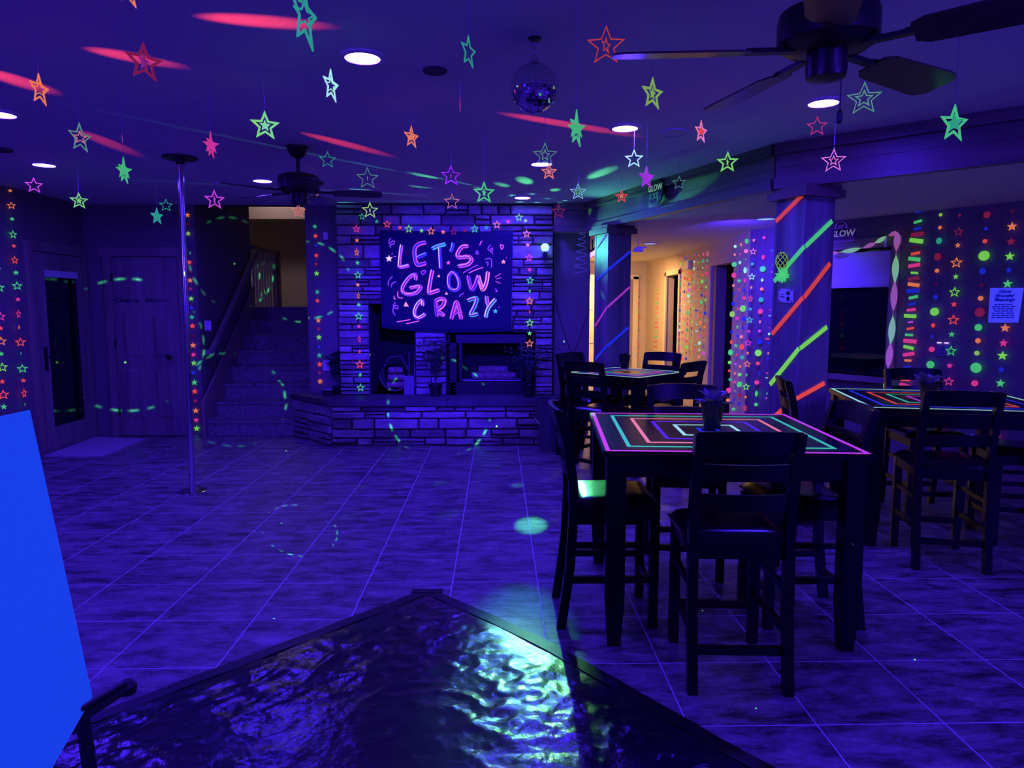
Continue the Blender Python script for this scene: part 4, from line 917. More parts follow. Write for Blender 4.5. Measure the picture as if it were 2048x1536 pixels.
# spiral streamer and cable beside the chimney
sp = ony(1165, 470, 8.0); b = MB(); pts = []
for k in range(90):
    f = k / 89; a = f * 2 * PI * 6.5; z = CL - .02 - .46 * f ** 1.25; r = .030 + .045 * f; pts.append(Vector((sp.x - .02 * f + r * math.cos(a), 8.0 + r * math.sin(a), z)))
b.tube(pts, .0028, 5); tag(b.build('spiral_streamer', mat('foil_spiral', (.75, .75, .8), .3)), 'silver foil spiral hanging beside the chimney', 'streamer')
b = MB(); pts = [ony(1102, 560, 8.1), ony(1112, 610, 8.15), ony(1128, 665, 8.2), ony(1142, 705, 8.2), ony(1150, 700, 8.2), ony(1165, 660, 8.2), ony(1176, 620, 8.25), ony(1180, 540, 8.25)]
b.tube(pts, .005, 5); tag(b.build('power_cable', M['tape']), 'black power cable looping down the wall right of the chimney', 'cable')
# laser globe on the chimney
gpos = ony(1090, 495, YC - .15)
t = thing('party_light_globe', 'glowing aqua party light globe on the chimney right side', 'lamp', gpos)
b = MB(); b.lathe([(.002, -.046)] + [(.046 * math.cos(a), .046 * math.sin(a)) for a in [(-80 + 16 * i) * PI / 180 for i in range(11)]] + [(.002, .046)], gpos, 20); b.build('globe', M['globe'], t, smooth=True)
b = MB(); b.box(gpos + Vector((.0, .03, -.09)), (.05, .14, .09)); b.build('base', M['pot'], t, bevel=.01)
# round sign on the beam, glow sign above the window
lc = onplane(1327, 384, L0, LK); ld = (LK - L0).normalized(); ln = Vector((ld.y, -ld.x)); ln = ln if ln.x < 0 else -ln
lc = lc + Vector((ln.x, ln.y, 0)) * .075
rs = thing('round_glow_sign', 'round black sign with glow lettering on the fascia beam', 'sign', (lc.x, lc.y, lc.z))
u3 = Vector((ld.x, ld.y, 0)); n3 = Vector((ln.x, ln.y, 0))
b = MB(); b.slab([(.125 * math.cos(a * PI / 16), .125 * math.sin(a * PI / 16)) for a in range(32)], lc, u3, (0, 0, 1), n3, .012); b.build('disc', mat('sign_black', (.01, .01, .012), .4), rs)
ra = math.atan2(u3.y, u3.x)
text_mesh('lettering', 'GLOW', .078, neon('W', .35), rs, lc + n3 * .016 + Vector((0, 0, .03)), (PI / 2, 0, ra), bold=.001)
text_mesh('lettering', 'ICKE', .078, neon('T', .35), rs, lc + n3 * .016 + Vector((0, 0, -.042)) - u3 * .02, (PI / 2, 0, ra), bold=.001)
b = MB()
for k in range(11):
    x = -.1 + .02 * k; b.bar(lc + n3 * .015 + u3 * x + Vector((0, 0, -.02)), lc + n3 * .015 + u3 * x + Vector((0, 0, -.05 - .03 * ((k * 7) % 3))), .003, .002)
b.build('drip_print', neon('V', .3), rs)
sg = RWp(.955, 2.03, .02)
sgn = thing('glow_sign', 'dark arched sign with glow lettering above the window', 'sign', sg)
u3 = Vector((rd.x, rd.y, 0)); n3 = Vector((rn.x, rn.y, 0)); ra = math.atan2(u3.y, u3.x)
o0 = onplane(1686, 460, RW0, R1p) + n3 * .02
def sgp(px, py, off=0.0): return onplane(px, py, RW0, R1p) + n3 * (.02 + off)
ol = [(1662, 486), (1711, 481), (1711, 456), (1697, 457), (1694, 448), (1687, 443), (1678, 446), (1673, 458), (1662, 461)]
b = MB(); A_ = [sgp(*p) for p in ol]; n = len(A_); b.add(A_ + [p - n3 * .012 for p in A_], [tuple(range(n)), tuple(range(2 * n - 1, n - 1, -1))] + [(i, n + i, n + (i + 1) % n, (i + 1) % n) for i in range(n)]); b.build('board', mat('sign_navy', (.012, .01, .03), .5), sgn)
b = MB(); b.tube([sgp(*p, .003) for p in ol] + [sgp(*ol[0], .003)], .0025, 4); b.build('outline', neon('V', .8), sgn)
text_mesh('lettering', "Let's", .075, neon('V', .9), sgn, sgp(1684, 453, .004), (PI / 2, 0, ra), .3)
text_mesh('lettering', 'GLOW', .085, mat('sign_white', (.6, .6, .6), .5, emit=(.25, .22, .32), es=.5), sgn, sgp(1686, 468, .004), (PI / 2, 0, ra), .1, bold=.002)
b = MB()
for k in range(11): p = sgp(1665 + k * 4.3, 481 - k * .45, .003); b.bar(p + Vector((0, 0, -.015)), p + Vector((0, 0, .02 + .015 * (k % 2))), .006, .002)
b.build('grass_print', neon('V', .6), sgn)
# window: pane, blind, frame
win = thing('window_1', 'dark window with roller blind in the right wall', 'window', RWp((WS0 + WS1) / 2, WZ0)); structure(win)
def rwb(s0, s1, z0, z1, o0_, o1_):
    mb = MB(); p = [RWp(s0, z0, o0_), RWp(s1, z0, o0_), RWp(s1, z0, o1_), RWp(s0, z0, o1_)]; q = [Vector((v.x, v.y, z1)) for v in p]
    return mb.add(p + q, [(0, 3, 2, 1), (4, 5, 6, 7), (0, 1, 5, 4), (1, 2, 6, 5), (2, 3, 7, 6), (3, 0, 4, 7)])
rwb(WS0 - .02, WS1 + .02, WZ0 - .02, WZ1 + .02, -.10, -.11).build('pane', M['glass'], win)
rwb(WS0, WS1 - .02, 1.72, WZ1 - .03, -.05, -.055).build('roller_blind', M['blind'], win)
rwb(WS0, WS1 - .02, 1.70, 1.725, -.045, -.06).build('blind_bar', M['white'], win)
for s0, s1, z0, z1 in ((WS1, WS1 + .085, WZ0 - .02, WZ1 + .09), (WS0 - .085, WS0, WZ0 - .02, WZ1 + .09), (WS0 - .10, WS1 + .10, WZ1, WZ1 + .095)):
    rwb(s0, s1, z0, z1, .022, 0.0).build('window_casing', M['trimwood'], win)
rwb(WS0 - .1, WS1 + .06, WZ0 - .05, WZ0, .10, -.10).build('window_sill', M['trimwood'], win)
p = right_fn(1775, 484); tag(MB().box(p, (.02, .02, .10)).build('sensor_contact', M['white'], bevel=.003), 'tiny white contact sensor at the upper window casing', 'sensor')
# twisted streamer around the window
CREPE = [mat('crepe_pink', '#c070b0', .8, emit='#a860a0', es=.62), mat('crepe_green', '#9fd8a0', .8, emit='#86c08c', es=.68)]
def streamer(label, pts_px, wpx, keys, turns):
    root = thing('crepe_streamer', label, 'streamer', right_fn(*pts_px[-1]), 0, 'twisted streamers around the window')
    base = smoothline(pts_px, 14); N = len(base); mbs = {keys[0]: MB(), keys[1]: MB()}
    cen = [right_fn(*p) + n3 * .03 for p in base]
    seg = N / turns; cur = []
    for i, c in enumerate(cen):
        tng = (cen[min(i + 1, N - 1)] - cen[max(i - 1, 0)]).normalized(); side = tng.cross(n3).normalized(); ph = i / seg * PI
        wv = max(.12, abs(math.sin(ph))) * wpx * c.y / F / 2
        cur.append((c - side * wv - n3 * .012 * math.cos(ph), c + side * wv + n3 * .012 * math.cos(ph), int(i / seg) % 2))
    runs = []; 
    for i in range(N - 1):
        if not runs or runs[-1][0] != int(i / seg): runs.append((int(i / seg), []))
        runs[-1][1].append(i)
    for q, idx in runs:
        mb = MB(); vs = [cur[i][0] for i in idx + [idx[-1] + 1]] + [cur[i][1] for i in idx + [idx[-1] + 1]]; n_ = len(idx) + 1
        mb.add(vs, [(i, i + 1, n_ + i + 1, n_ + i) for i in range(n_ - 1)]); mb.build('crepe_turn', CREPE[q % 2], root, recalc=False)
streamer('twisted pink and green streamer across the window top', [(1655, 508), (1680, 506), (1718, 500), (1745, 492), (1765, 483), (1785, 471), (1803, 466)], 9, ('M', 'D'), 5)
streamer('twisted pink and green streamer down the window right side', [(1803, 467), (1800, 500), (1798, 545), (1795, 600), (1792, 650), (1787, 700), (1782, 745), (1780, 780)], 14, ('M', 'D'), 6)
# bracelet sheet, switches
tlb = right_fn(1985, 576) + n3 * .01; trb = right_fn(2052, 576) + n3 * .01; brb = right_fn(2041, 645) + n3 * .01; blb = right_fn(1981, 645) + n3 * .01
bs = thing('bracelet_sheet', 'sheet of white paper headed Glow Bracelet Meanings', 'sheet', blb)
b = MB(); b.add([blb, brb, trb, tlb] + [v - n3 * .004 for v in (blb, brb, trb, tlb)], [(0, 1, 2, 3), (4, 7, 6, 5), (0, 4, 5, 1), (1, 5, 6, 2), (2, 6, 7, 3), (3, 7, 4, 0)]); b.build('paper', M['paper'], bs)
def shp(fx, fz): return blb + (brb - blb) * fx + (tlb - blb) * fz + n3 * .003
for i, (s_, z_, sz) in enumerate((('Glow', .88, .040), ('Bracelet', .765, .040), ('Meanings', .65, .040))):
    text_mesh('heading', s_, sz, M['inkblue'], bs, shp(.5, z_), (PI / 2, 0, ra), .35, bold=.0012)
for i in range(7):
    b = MB(); wline = (.62, .78, .72, .62, .78, .76, .8)[i]; z0 = .50 - i * .062; x = .5 - wline / 2
    for q in range(5):
        x1 = x + wline / 5 * (.75 + .2 * ((q * 3 + i) % 2)); b.quad(shp(x, z0), shp(min(x1, .93), z0), shp(min(x1, .93), z0 + .03), shp(x, z0 + .03)); x += wline / 5
    b.build('print_line', M['inkblue'], bs)
sw = right_fn(1888, 698); t = thing('light_switch', 'double light switch on the right wall between the garlands', 'light switch', sw)
b = MB(); q = Matrix.Rotation(ra, 3, 'Z'); b.box(sw - n3 * .025, (.13, .01, .125), q); b.build('plate', mat('switch_plate', (.25, .25, .3), .5), t)
for dx in (-.03, .03):
    b = MB(); b.box(sw - n3 * .015 + u3 * dx, (.04, .012, .08), q); b.build('rocker', mat('switch_rocker', (.25, .24, .3), .5), t)
    b = MB(); b.box(sw - n3 * .006 + u3 * dx + Vector((0, 0, .055)), (.035, .006, .012), q); b.build('indicator', mat('indicator', (.8, .7, .8), .4, emit=(.9, .6, .9), es=.9), t)

# ------------------------------------------------------------------ ceiling fixtures
def downlight(px, py, z=C, r=.082, m='lens', lab='', p=None):
    p = p or onz(px, py, z); t = thing('recessed_light', lab, 'ceiling light', (p.x, p.y, z - .012), 0, 'recessed ceiling lights')
    b = MB(); b.lathe([(r, -.002), (r * 1.28, 0.002), (r * 1.3, .013), (r, .013)], (p.x, p.y, z - .012), 32, cap=False); b.build('trim_ring', M['white'], t, smooth=True)
    b = MB(); b.add([(p.x + r * math.cos(a * PI / 16), p.y + r * math.sin(a * PI / 16), z - .010) for a in range(32)], [tuple(range(31, -1, -1))]); b.build('lens', M[m], t, recalc=False)
for px, py, lab in ((725, 112, 'largest round ceiling light, left of the mirror ball'), (1250, 254, 'round ceiling light right of the mirror ball'), (1647, 203, 'round ceiling light below the near fan'),
                    (1083, 326, 'round ceiling light straight in front of the chimney, behind stars'), (525, 360, 'round ceiling light beside the far fan'), (88, 328, 'round ceiling light above the left wall'), (0, 226, 'round ceiling light cut by the left edge'), (1045, 394, 'farthest small round ceiling light by the chimney top')):
    downlight(px, py, lab=lab)
for k, (x, y) in enumerate(((-3.0, 1.3), (-.6, .6), (1.7, .8), (-3.0, -1.4), (-.6, -1.6), (1.7, -1.6), (3.6, 1.2), (3.7, -1.4))):
    downlight(0, 0, lab='round ceiling light behind the camera, ' + ('front left', 'front middle', 'front right', 'rear left', 'rear middle', 'rear right', 'front far right', 'rear far right')[k], p=Vector((x, y, C)))
for px, py, lab in ((1532, 436, 'dim blue round light in the lower ceiling by the thick column'), (1300, 486, 'dim blue round light in the hall ceiling')):
    downlight(px, py, CL, .085, 'lens_hall', lab)
def grille(px, py, r, lab, dark=True):
    p = onz(px, py, C); t = thing('ceiling_speaker', lab, 'ceiling speaker', (p.x, p.y, C - .01), 0, 'speakers in the ceiling')
    b = MB(); b.lathe([(r, 0), (r * 1.08, .002), (r * 1.1, .011), (r, .011)], (p.x, p.y, C - .011), 32, cap=False); b.build('rim', M['white'] if not dark else M['grille'], t)
    b = MB(); b.lathe([(r, 0), (r, .006)], (p.x, p.y, C - .009), 32); b.build('grille', M['grille'] if dark else M['ceiling'], t)
grille(870, 140, .055, 'small dark ceiling fitting left of the mirror ball'); grille(1345, 264, .095, 'round ceiling speaker flush beside the beam', False); grille(-5, 298, .09, 'dark round ceiling speaker at the left edge')
# mirror ball
pt = onz(1069, 76, C); bc = Vector((pt.x, pt.y, 2.462)); rb = .105
t = thing('mirror_ball', 'mirror ball hanging from the ceiling on a short chain', 'mirror ball', bc)
b = MB(); b.lathe([(.001, -rb * .985)] + [(rb * .985 * math.cos(a), rb * .985 * math.sin(a)) for a in [(-85 + 10 * i) * PI / 180 for i in range(18)]] + [(.001, rb * .985)], bc, 32); b.build('core', M['dark'], t, smooth=True)
b = MB(); nl = 26
for i in range(nl):
    la0 = -PI / 2 + PI * i / nl; la1 = -PI / 2 + PI * (i + 1) / nl; lm = (la0 + la1) / 2; n = max(3, int(2 * PI * math.cos(lm) * nl / PI))
    for k in range(n):
        a0 = 2 * PI * k / n; a1 = 2 * PI * (k + 1) / n; am = (a0 + a1) / 2
        cpt = Vector((math.cos(lm) * math.cos(am), math.cos(lm) * math.sin(am), math.sin(lm))); nn = (cpt + Vector([random.uniform(-.02, .02) for _ in range(3)])).normalized()
        uu = nn.cross(Vector((0, 0, 1))); uu.normalize(); vv = uu.cross(nn)
        hw = rb * math.cos(lm) * (a1 - a0) / 2 * .92; hh_ = rb * (la1 - la0) / 2 * .92
        c0 = bc + cpt * rb; b.add([c0 - uu * hw - vv * hh_, c0 + uu * hw - vv * hh_, c0 + uu * hw + vv * hh_, c0 - uu * hw + vv * hh_], [(0, 1, 2, 3)])
stuff(b.build('mirror_tiles', M['mirror'], t, recalc=False))
b = MB(); b.lathe([(.02, 0), (.02, .025), (.008, .03)], bc + Vector((0, 0, rb - .003)), 14); b.build('cap', M['chrome'], t)
for k in range(4):
    b = MB(); z = bc.z + rb + .028 + k * .019; pts = []
    for q in range(13):
        a = 2 * PI * q / 12; v = Vector((.007 * math.cos(a), 0, .013 * math.sin(a))) if k % 2 == 0 else Vector((0, .007 * math.cos(a), .013 * math.sin(a)))
        pts.append(Vector((bc.x, bc.y, z)) + v)
    b.tube(pts, .0022, 5, False); b.build('chain_link', M['chrome'], t)
b = MB(); b.lathe([(.022, -.012), (.03, 0)], (bc.x, bc.y, C), 16); b.build('ceiling_hook', M['dark'], t)
# ceiling fans
def fan(label, loc, R_, ang0, rod, sc=1.0, chain=.22, bw=.15):
    x, y, z = loc           # z = blade plane
    t = thing('ceiling_fan', label, 'ceiling fan', (x, y, z), 0, 'ceiling fans')
    b = MB(); b.lathe([(.02, -.085), (.05, -.07), (.075, -.02), (.08, 0)], (x, y, C), 24); b.build('canopy', M['bronze'], t, smooth=True)
    b = MB(); b.tube([(x, y, C - .08), (x, y, z + .13)], .014, 12); b.build('downrod', M['bronze'], t, smooth=True)
    b = MB(); b.lathe([(.03, .14), (.10, .13), (.145, .11), (.15, .09), (.15, .02), (.12, .0), (.06, -.01)], (x, y, z), 32); b.build('motor_housing', M['bronze'], t, smooth=True)
    b = MB(); b.lathe([(.06, -.008), (.062, -.06), (.058, -.085), (.02, -.092)], (x, y, z), 24); b.build('switch_housing', M['bronze'], t, smooth=True)
    for k in range(5):
        a = math.radians(ang0 + 72 * k); d = Vector((math.cos(a), math.sin(a), 0)); s_ = Vector((-d.y, d.x, 0)); pt_ = Vector((0, 0, 1))
        tw = s_ * math.cos(.22) - pt_ * math.sin(.22); o_ = Vector((x, y, z))
        b = MB(); r0, r1 = .24, R_; prof = []
        n = 12
        outl = []
        for q in range(n + 1):
            f = q / n; rr = r0 + (r1 - r0) * f; wv = bw / 2 * (.80 + .2 * f)
            if f < .08: wv *= .7
            if q == n: wv *= .62
            if q == n - 1: wv *= .94
            outl.append((rr, wv))
        L_ = [o_ + d * rr + tw * wv for rr, wv in outl]; Rr = [o_ + d * rr - tw * wv for rr, wv in outl]; nb = tw.cross(d).normalized() * .006
        V = L_ + Rr; V2 = [v + nb for v in V]; m = n + 1
        fs = [(i, i + 1, m + i + 1, m + i) for i in range(n)] + [(2 * m + i, 3 * m + i, 3 * m + i + 1, 2 * m + i + 1) for i in range(n)]
        fs += [(i, 2 * m + i, 2 * m + i + 1, i + 1) for i in range(n)] + [(m + i, m + i + 1, 3 * m + i + 1, 3 * m + i) for i in range(n)] + [(0, m, 3 * m, 2 * m), (n, 2 * m + n, 3 * m + n, m + n)]
        b.add(V + V2, fs); bl = b.build('blade', M['blade'], t)
        b = MB(); b.bar(o_ + d * .10 + Vector((0, 0, .0)), o_ + d * .25, .03, .014); 
        b.add([o_ + d * .22 - tw * .02 - nb * .6, o_ + d * .22 + tw * .02 - nb * .6, o_ + d * .36 + tw * .045 - nb * .6, o_ + d * .36 - tw * .045 - nb * .6], [(0, 1, 2, 3)]); b.build('blade_iron', M['bronze'], t)
    if chain:
        b = MB(); b.tube([(x + .03, y - .04, z - .09), (x + .03, y - .04, z - .09 - chain)], .002, 5); b.build('pull_chain', M['dark'], t)
        b = MB(); b.lathe([(.004, .03), (.009, .02), (.009, -.005), (.004, -.012)], (x + .03, y - .04, z - .09 - chain), 10); b.build('chain_fob', M['dark'], t)
fan('near ceiling fan with wide dark blades in the upper right', (1.03, 2.29, 2.30), .665, 175, .2, chain=.13, bw=.165)
fan('far ceiling fan hanging on a rod left of the banner', (-1.449, 5.351, 2.345), .60, 152, .2, chain=0, bw=.13)

# ------------------------------------------------------------------ dance pole
pb_ = onz(385, 985); ptp = Vector((pb_.x + .03, pb_.y, C))
t = thing('dance_pole', 'shiny chrome dance pole between floor and ceiling plates', 'pole', (pb_.x, pb_.y, 0))
b = MB(); b.tube([Vector((pb_.x, pb_.y, .015)), Vector((ptp.x, ptp.y, C - .015))], .0225, 24); b.build('pole', M['chrome'], t, smooth=True)
b = MB(); b.lathe([(.115, .006), (.115, .014), (.105, .018), (.03, .02), (.028, .06)], (pb_.x, pb_.y, 0), 32); b.build('base_plate', M['chrome'], t, smooth=True)
b = MB(); b.lathe([(.13, -.004), (.13, -.016), (.04, -.02), (.03, -.06)], (ptp.x, ptp.y, C + .004), 32); b.build('ceiling_plate', M['dark'], t, smooth=True)
for k in range(4):
    a = k * PI / 2 + .4; b = MB(); b.lathe([(.008, 0), (.008, -.006)], (ptp.x + .105 * math.cos(a), ptp.y + .105 * math.sin(a), C - .012), 10); b.build('bolt', M['chrome'], t)

# ------------------------------------------------------------------ tables
def make_table(label, ctr, rot, sx, sy, keys, tapew=.018, spacing=.10, h=.892, sq=None):
    t = thing('pub_table', label, 'table', (ctr[0], ctr[1], 0), rot, 'counter height tables with neon tape')
    b = MB(); b.box((0, 0, h - .014), (sx, sy, .028)); b.build('tabletop', M['black'], t, local=True, bevel=.003)
    b = MB()
    for c, s in (((0, -sy / 2 + .05, h - .075), (sx - .16, .022, .09)), ((0, sy / 2 - .05, h - .075), (sx - .16, .022, .09)), ((-sx / 2 + .05, 0, h - .075), (.022, sy - .16, .09)), ((sx / 2 - .05, 0, h - .075), (.022, sy - .16, .09))): b.box(c, s)
    b.build('apron', M['black'], t, local=True)
    for xx in (-1, 1):
        for yy in (-1, 1):
            b = MB(); b.box((xx * (sx / 2 - .06), yy * (sy / 2 - .06), (h - .028 + .22) / 2), (.085, .085, h - .028 - .22)); 
            b.box((xx * (sx / 2 - .06), yy * (sy / 2 - .06), .115), (.085, .085, .21), taper=.68); b.build('leg', M['black'], t, local=True, bevel=.003)
    for i, k in enumerate(keys):
        ax, ay = sx / 2 - .012 - i * spacing, sy / 2 - .012 - i * spacing
        if min(ax, ay) < .04: break
        tw = tapew; z0, z1 = h, h + .0012
        b = MB(); o_ = [(-ax, -ay), (ax, -ay), (ax, ay), (-ax, ay)]; ii = [(-ax + tw, -ay + tw), (ax - tw, -ay + tw), (ax - tw, ay - tw), (-ax + tw, ay - tw)]
        vs = [(x, y, z1) for x, y in o_] + [(x, y, z1) for x, y in ii]; b.add(vs, [(q, (q + 1) % 4, 4 + (q + 1) % 4, 4 + q) for q in range(4)]); b.add([(x, y, z0) for x, y in o_], [])
        for q in range(4): p0, p1 = o_[q], o_[(q + 1) % 4]; b.add([(*p0, z0), (*p1, z0), (*p1, z1), (*p0, z1)], [(0, 1, 2, 3)])
        b.build('tape_frame', neon(*k), t, local=True)
    return t
T1 = make_table('near tall table taped with magenta, aqua and red neon squares', (1.06, 3.50), math.radians(-4.4), 1.13, 1.14, [('M', .75), ('T', 1.25), ('S', .85), ('V', .9), ('W', .8), ('B', 1.0)])
u2 = Vector((math.cos(math.radians(-13)), math.sin(math.radians(-13)))); v2 = Vector((-u2.y, u2.x))
c2 = Vector((2.284, 4.265)) + (u2 + v2) * .565
T2 = make_table('right tall table taped with green, blue and red neon squares', (c2.x, c2.y), math.radians(-13), 1.13, 1.10, [('W', .75), ('B', 1.0), ('R', .75), ('T', 1.1), ('M', .6), ('V', .9)])
T3 = make_table('far tall table set cornerwise near the hall column', (1.24, 6.75), math.radians(46), .82, .82, [('W', .9), ('B', 1.0), ('M', .7), ('T', 1.2), ('O', .9)], .016, .075)

# ------------------------------------------------------------------ chairs (face +Y)
def make_chair():
    t = thing('pub_chair', '', 'chair', (0, 0, 0), 0, 'black ladder back chairs')
    W_, zs = .42, .60
    for sx in (-1, 1):
        b = MB(); b.box((sx * .175, .185, .285), (.042, .042, .57)); b.build('front_leg', M['black'], t, local=True, bevel=.003)
        b = MB(); xx = sx * .185
        prof = [(-.245, 0), (-.205, .30), (-.19, .58), (-.195, .70), (-.225, .90), (-.262, 1.03)]
        for (y0, z0), (y1, z1) in zip(prof[:-1], prof[1:]):
            hw = .019; hd = .021
            b.add([(xx - hw, y0 - hd, z0), (xx + hw, y0 - hd, z0), (xx + hw, y0 + hd, z0), (xx - hw, y0 + hd, z0), (xx - hw, y1 - hd, z1), (xx + hw, y1 - hd, z1), (xx + hw, y1 + hd, z1), (xx - hw, y1 + hd, z1)],
                  [(0, 3, 2, 1), (4, 5, 6, 7), (0, 1, 5, 4), (1, 2, 6, 5), (2, 3, 7, 6), (3, 0, 4, 7)])
        b.build('back_leg', M['black'], t, local=True)
    b = MB(); b.box((0, 0.0, .555), (.385, .385, .07)); b.build('seat_frame', M['black'], t, local=True, bevel=.004)
    # seat cushion: rounded pad
    b = MB(); n = 12; nx_ = 12
    for j in range(n + 1):
        for i in range(nx_ + 1):
            x = -1 + 2 * i / nx_; y = -1 + 2 * j / n; e = max(0, 1 - (abs(x) ** 6)) * max(0, 1 - (abs(y) ** 6))
            b.v.append(Vector((x * .212, .005 + y * .205, .588 + .040 * e ** .5 - (.004 if e == 0 else 0))))
    for j in range(n):
        for i in range(nx_): b.f.append([j * (nx_ + 1) + i, j * (nx_ + 1) + i + 1, (j + 1) * (nx_ + 1) + i + 1, (j + 1) * (nx_ + 1) + i]); b.m.append(0)
    b.build('seat_cushion', M['vinyl'], t, smooth=True, local=True, recalc=False)
    def slat(z0, z1, yA, yB, thick, nm, arch=0.0):
        b = MB(); N = 10; vs = []
        for i in range(N + 1):
            f = -1 + 2 * i / N; x = f * .195; bow = -.028 * (1 - f * f)
            zt = z1 + arch * (1 - f * f)
            vs += [Vector((x, yA + bow - thick / 2, z0)), Vector((x, yB + bow - thick / 2, zt)), Vector((x, yB + bow + thick / 2, zt)), Vector((x, yA + bow + thick / 2, z0))]
        fs = []
        for i in range(N):
            for k in range(4): k2 = (k + 1) % 4; fs.append((i * 4 + k, (i + 1) * 4 + k, (i + 1) * 4 + k2, i * 4 + k2))
        fs += [(0, 1, 2, 3), (N * 4 + 3, N * 4 + 2, N * 4 + 1, N * 4)]
        b.add(vs, fs); b.build(nm, M['black'], t, smooth=True, local=True)
    slat(.952, 1.035, -.237, -.262, .020, 'top_rail', .008); slat(.842, .908, -.213, -.226, .016, 'back_slat'); slat(.722, .788, -.198, -.207, .016, 'back_slat')
    for sx in (-1, 1):
        b = MB(); b.bar((sx * .178, .175, .235), (sx * .183, -.205, .235), .02, .032); b.build('stretcher', M['black'], t, local=True)
        b = MB(); b.bar((sx * .178, .175, .40), (sx * .183, -.192, .40), .018, .026); b.build('stretcher', M['black'], t, local=True)
    b = MB(); b.bar((-.175, .185, .18), (.175, .185, .18), .022, .034); b.build('foot_rest', M['black'], t, local=True)
    b = MB(); b.bar((-.185, -.21, .16), (.185, -.21, .16), .02, .034); b.build('stretcher', M['black'], t, local=True)
    return t
proto = make_chair()
CH = [((.955, 2.85), -3, 'front chair at the near table with its back to the camera'),
      ((.545, 3.37), -91, 'chair on the left side of the near table, green light on its seat'),
      ((1.45, 3.34), 90, 'chair on the right side of the near table facing left'),
      ((1.07, 3.95), 172, 'chair on the far side of the near table facing the camera'),
      ((2.64, 4.10), -13, 'chair in front of the right table with its back to the camera'),
      ((3.13, 5.06), 174, 'chair behind the right table in front of the garlands'),
      ((2.15, 4.59), -103, 'chair between the near and right tables seen edge on'),
      ((3.36, 4.44), 77, 'chair at the right edge of the picture cut by the frame'),
      ((.92, 6.27), -44, 'near left chair at the far table'),
      ((1.51, 6.25), 48, 'near right chair at the far table seen at an angle'),
      ((.93, 7.10), -135, 'back left chair at the far table by the chimney wall'),
      ((1.55, 7.12), 140, 'back right chair at the far table before the bright hall')]
for i, ((x, y), r, lab) in enumerate(CH):
    o = proto if i == 0 else copy_tree(proto)
    o.location = (x, y, .006); o.rotation_euler = (0, 0, math.radians(r)); o['label'] = lab
# pots on the tables
def table_plant(label, px, py, r, h, leaves, seed, z=.892, big=True, y=None):
    random.seed(seed); p = onz(px, py, z + .002)
    t = thing('potted_plant', label, 'plant', p, 0, 'small plants on the tables')
    b = MB(); b.lathe([(r * .68, 0), (r, h), (r * 1.05, h), (r * 1.05, h - .012), (r * .9, h - .014)], p, 18); b.build('pot', M['pot'], t, smooth=True)
    for k in range(leaves):
        a = 2 * PI * k / leaves + random.uniform(-.3, .3); e = random.uniform(.1, .9); L_ = (.085 if big else .045) * random.uniform(.7, 1.15); wv = L_ * .34
        d = Vector((math.cos(a), math.sin(a), 0)); s_ = Vector((-d.y, d.x, 0)); c0 = p + Vector((0, 0, h - .005)) + d * random.uniform(0, .02)
        b = MB(); rows = []
        for q in range(6):
            f = q / 5; c = c0 + d * (L_ * f * math.cos(e * .9)) + Vector((0, 0, (.055 if big else .03) * e * math.sin(f * 2.0) + .02 * (k % 3) * f * (1 if big else .3))); ww = wv * math.sin(PI * min(.97, f * .9 + .08))
            rows.append((c - s_ * ww, c + Vector((0, 0, -.007)), c + s_ * ww))
        vs = [v for r_ in rows for v in r_]; fs = []
        for q in range(5): fs += [(q * 3, q * 3 + 1, q * 3 + 4, q * 3 + 3), (q * 3 + 1, q * 3 + 2, q * 3 + 5, q * 3 + 4)]
        b.add(vs, fs); b.build('leaf', M['leafpale'] if big else M['leaf'], t, recalc=False, smooth=True)
table_plant('broad leaved plant in a black pot on the near table', 1424, 856, .060, .135, 16, 21)
table_plant('dark leafy plant in a black pot on the right table', 1856, 801, .060, .12, 14, 22)
table_plant('small succulent in a black pot on the far table', 1249, 736, .058, .13, 10, 23, big=False)
# grey tub beside the hearth
pbn = onz(1112, 800, .62); bx = Vector((.56, 7.40, 0))
t = thing('plastic_tub', 'grey plastic tub standing behind the chairs at the hearth end', 'tub', bx)
b = MB(); b.lathe([(.10, .0), (.115, .01), (.145, .54), (.156, .545), (.156, .56), (.142, .56), (.137, .53), (.105, .03), (.0, .03)], bx, 28, cap=False); b.build('body', M['bin'], t, smooth=True)
b = MB(); b.tube([bx + Vector((-.14, -.02, .46)), bx + Vector((-.17, -.04, .36)), bx + Vector((-.12, -.08, .30))], .006, 6); b.build('handle', M['chrome'], t)

# ------------------------------------------------------------------ plastic dance sheet
A4 = [Vector((-.371, 3.625)), Vector((1.62, 1.40)), Vector((-.30, -.75)), Vector((-2.50, 1.42))]
sh = thing('plastic_sheet', 'crumpled black plastic sheet taped down in the foreground', 'sheet', (-.35, 1.4, .006))
b = MB(); N = 230
def crump(x, y):
    a_ = (x + y) * .707; b_ = (x - y) * .707
    wx = noise.noise(Vector((x * 1.7, y * 1.7, 3))) * .35
    r = .006 * (1 - abs(noise.noise(Vector((a_ * 2.2 + wx, b_ * 6.0, .3))))) ** 4
    r += .006 * (1 - abs(noise.noise(Vector((x * 6.5 + wx * 3, y * 9.5, 1.7))))) ** 5
    r += .0035 * (1 - abs(noise.noise(Vector((a_ * 9 + wx * 4, b_ * 22 + 5, 2.2))))) ** 3
    r += .002 * (1 - abs(noise.noise(Vector((x * 31, y * 26, 4.2))))) ** 3
    return r
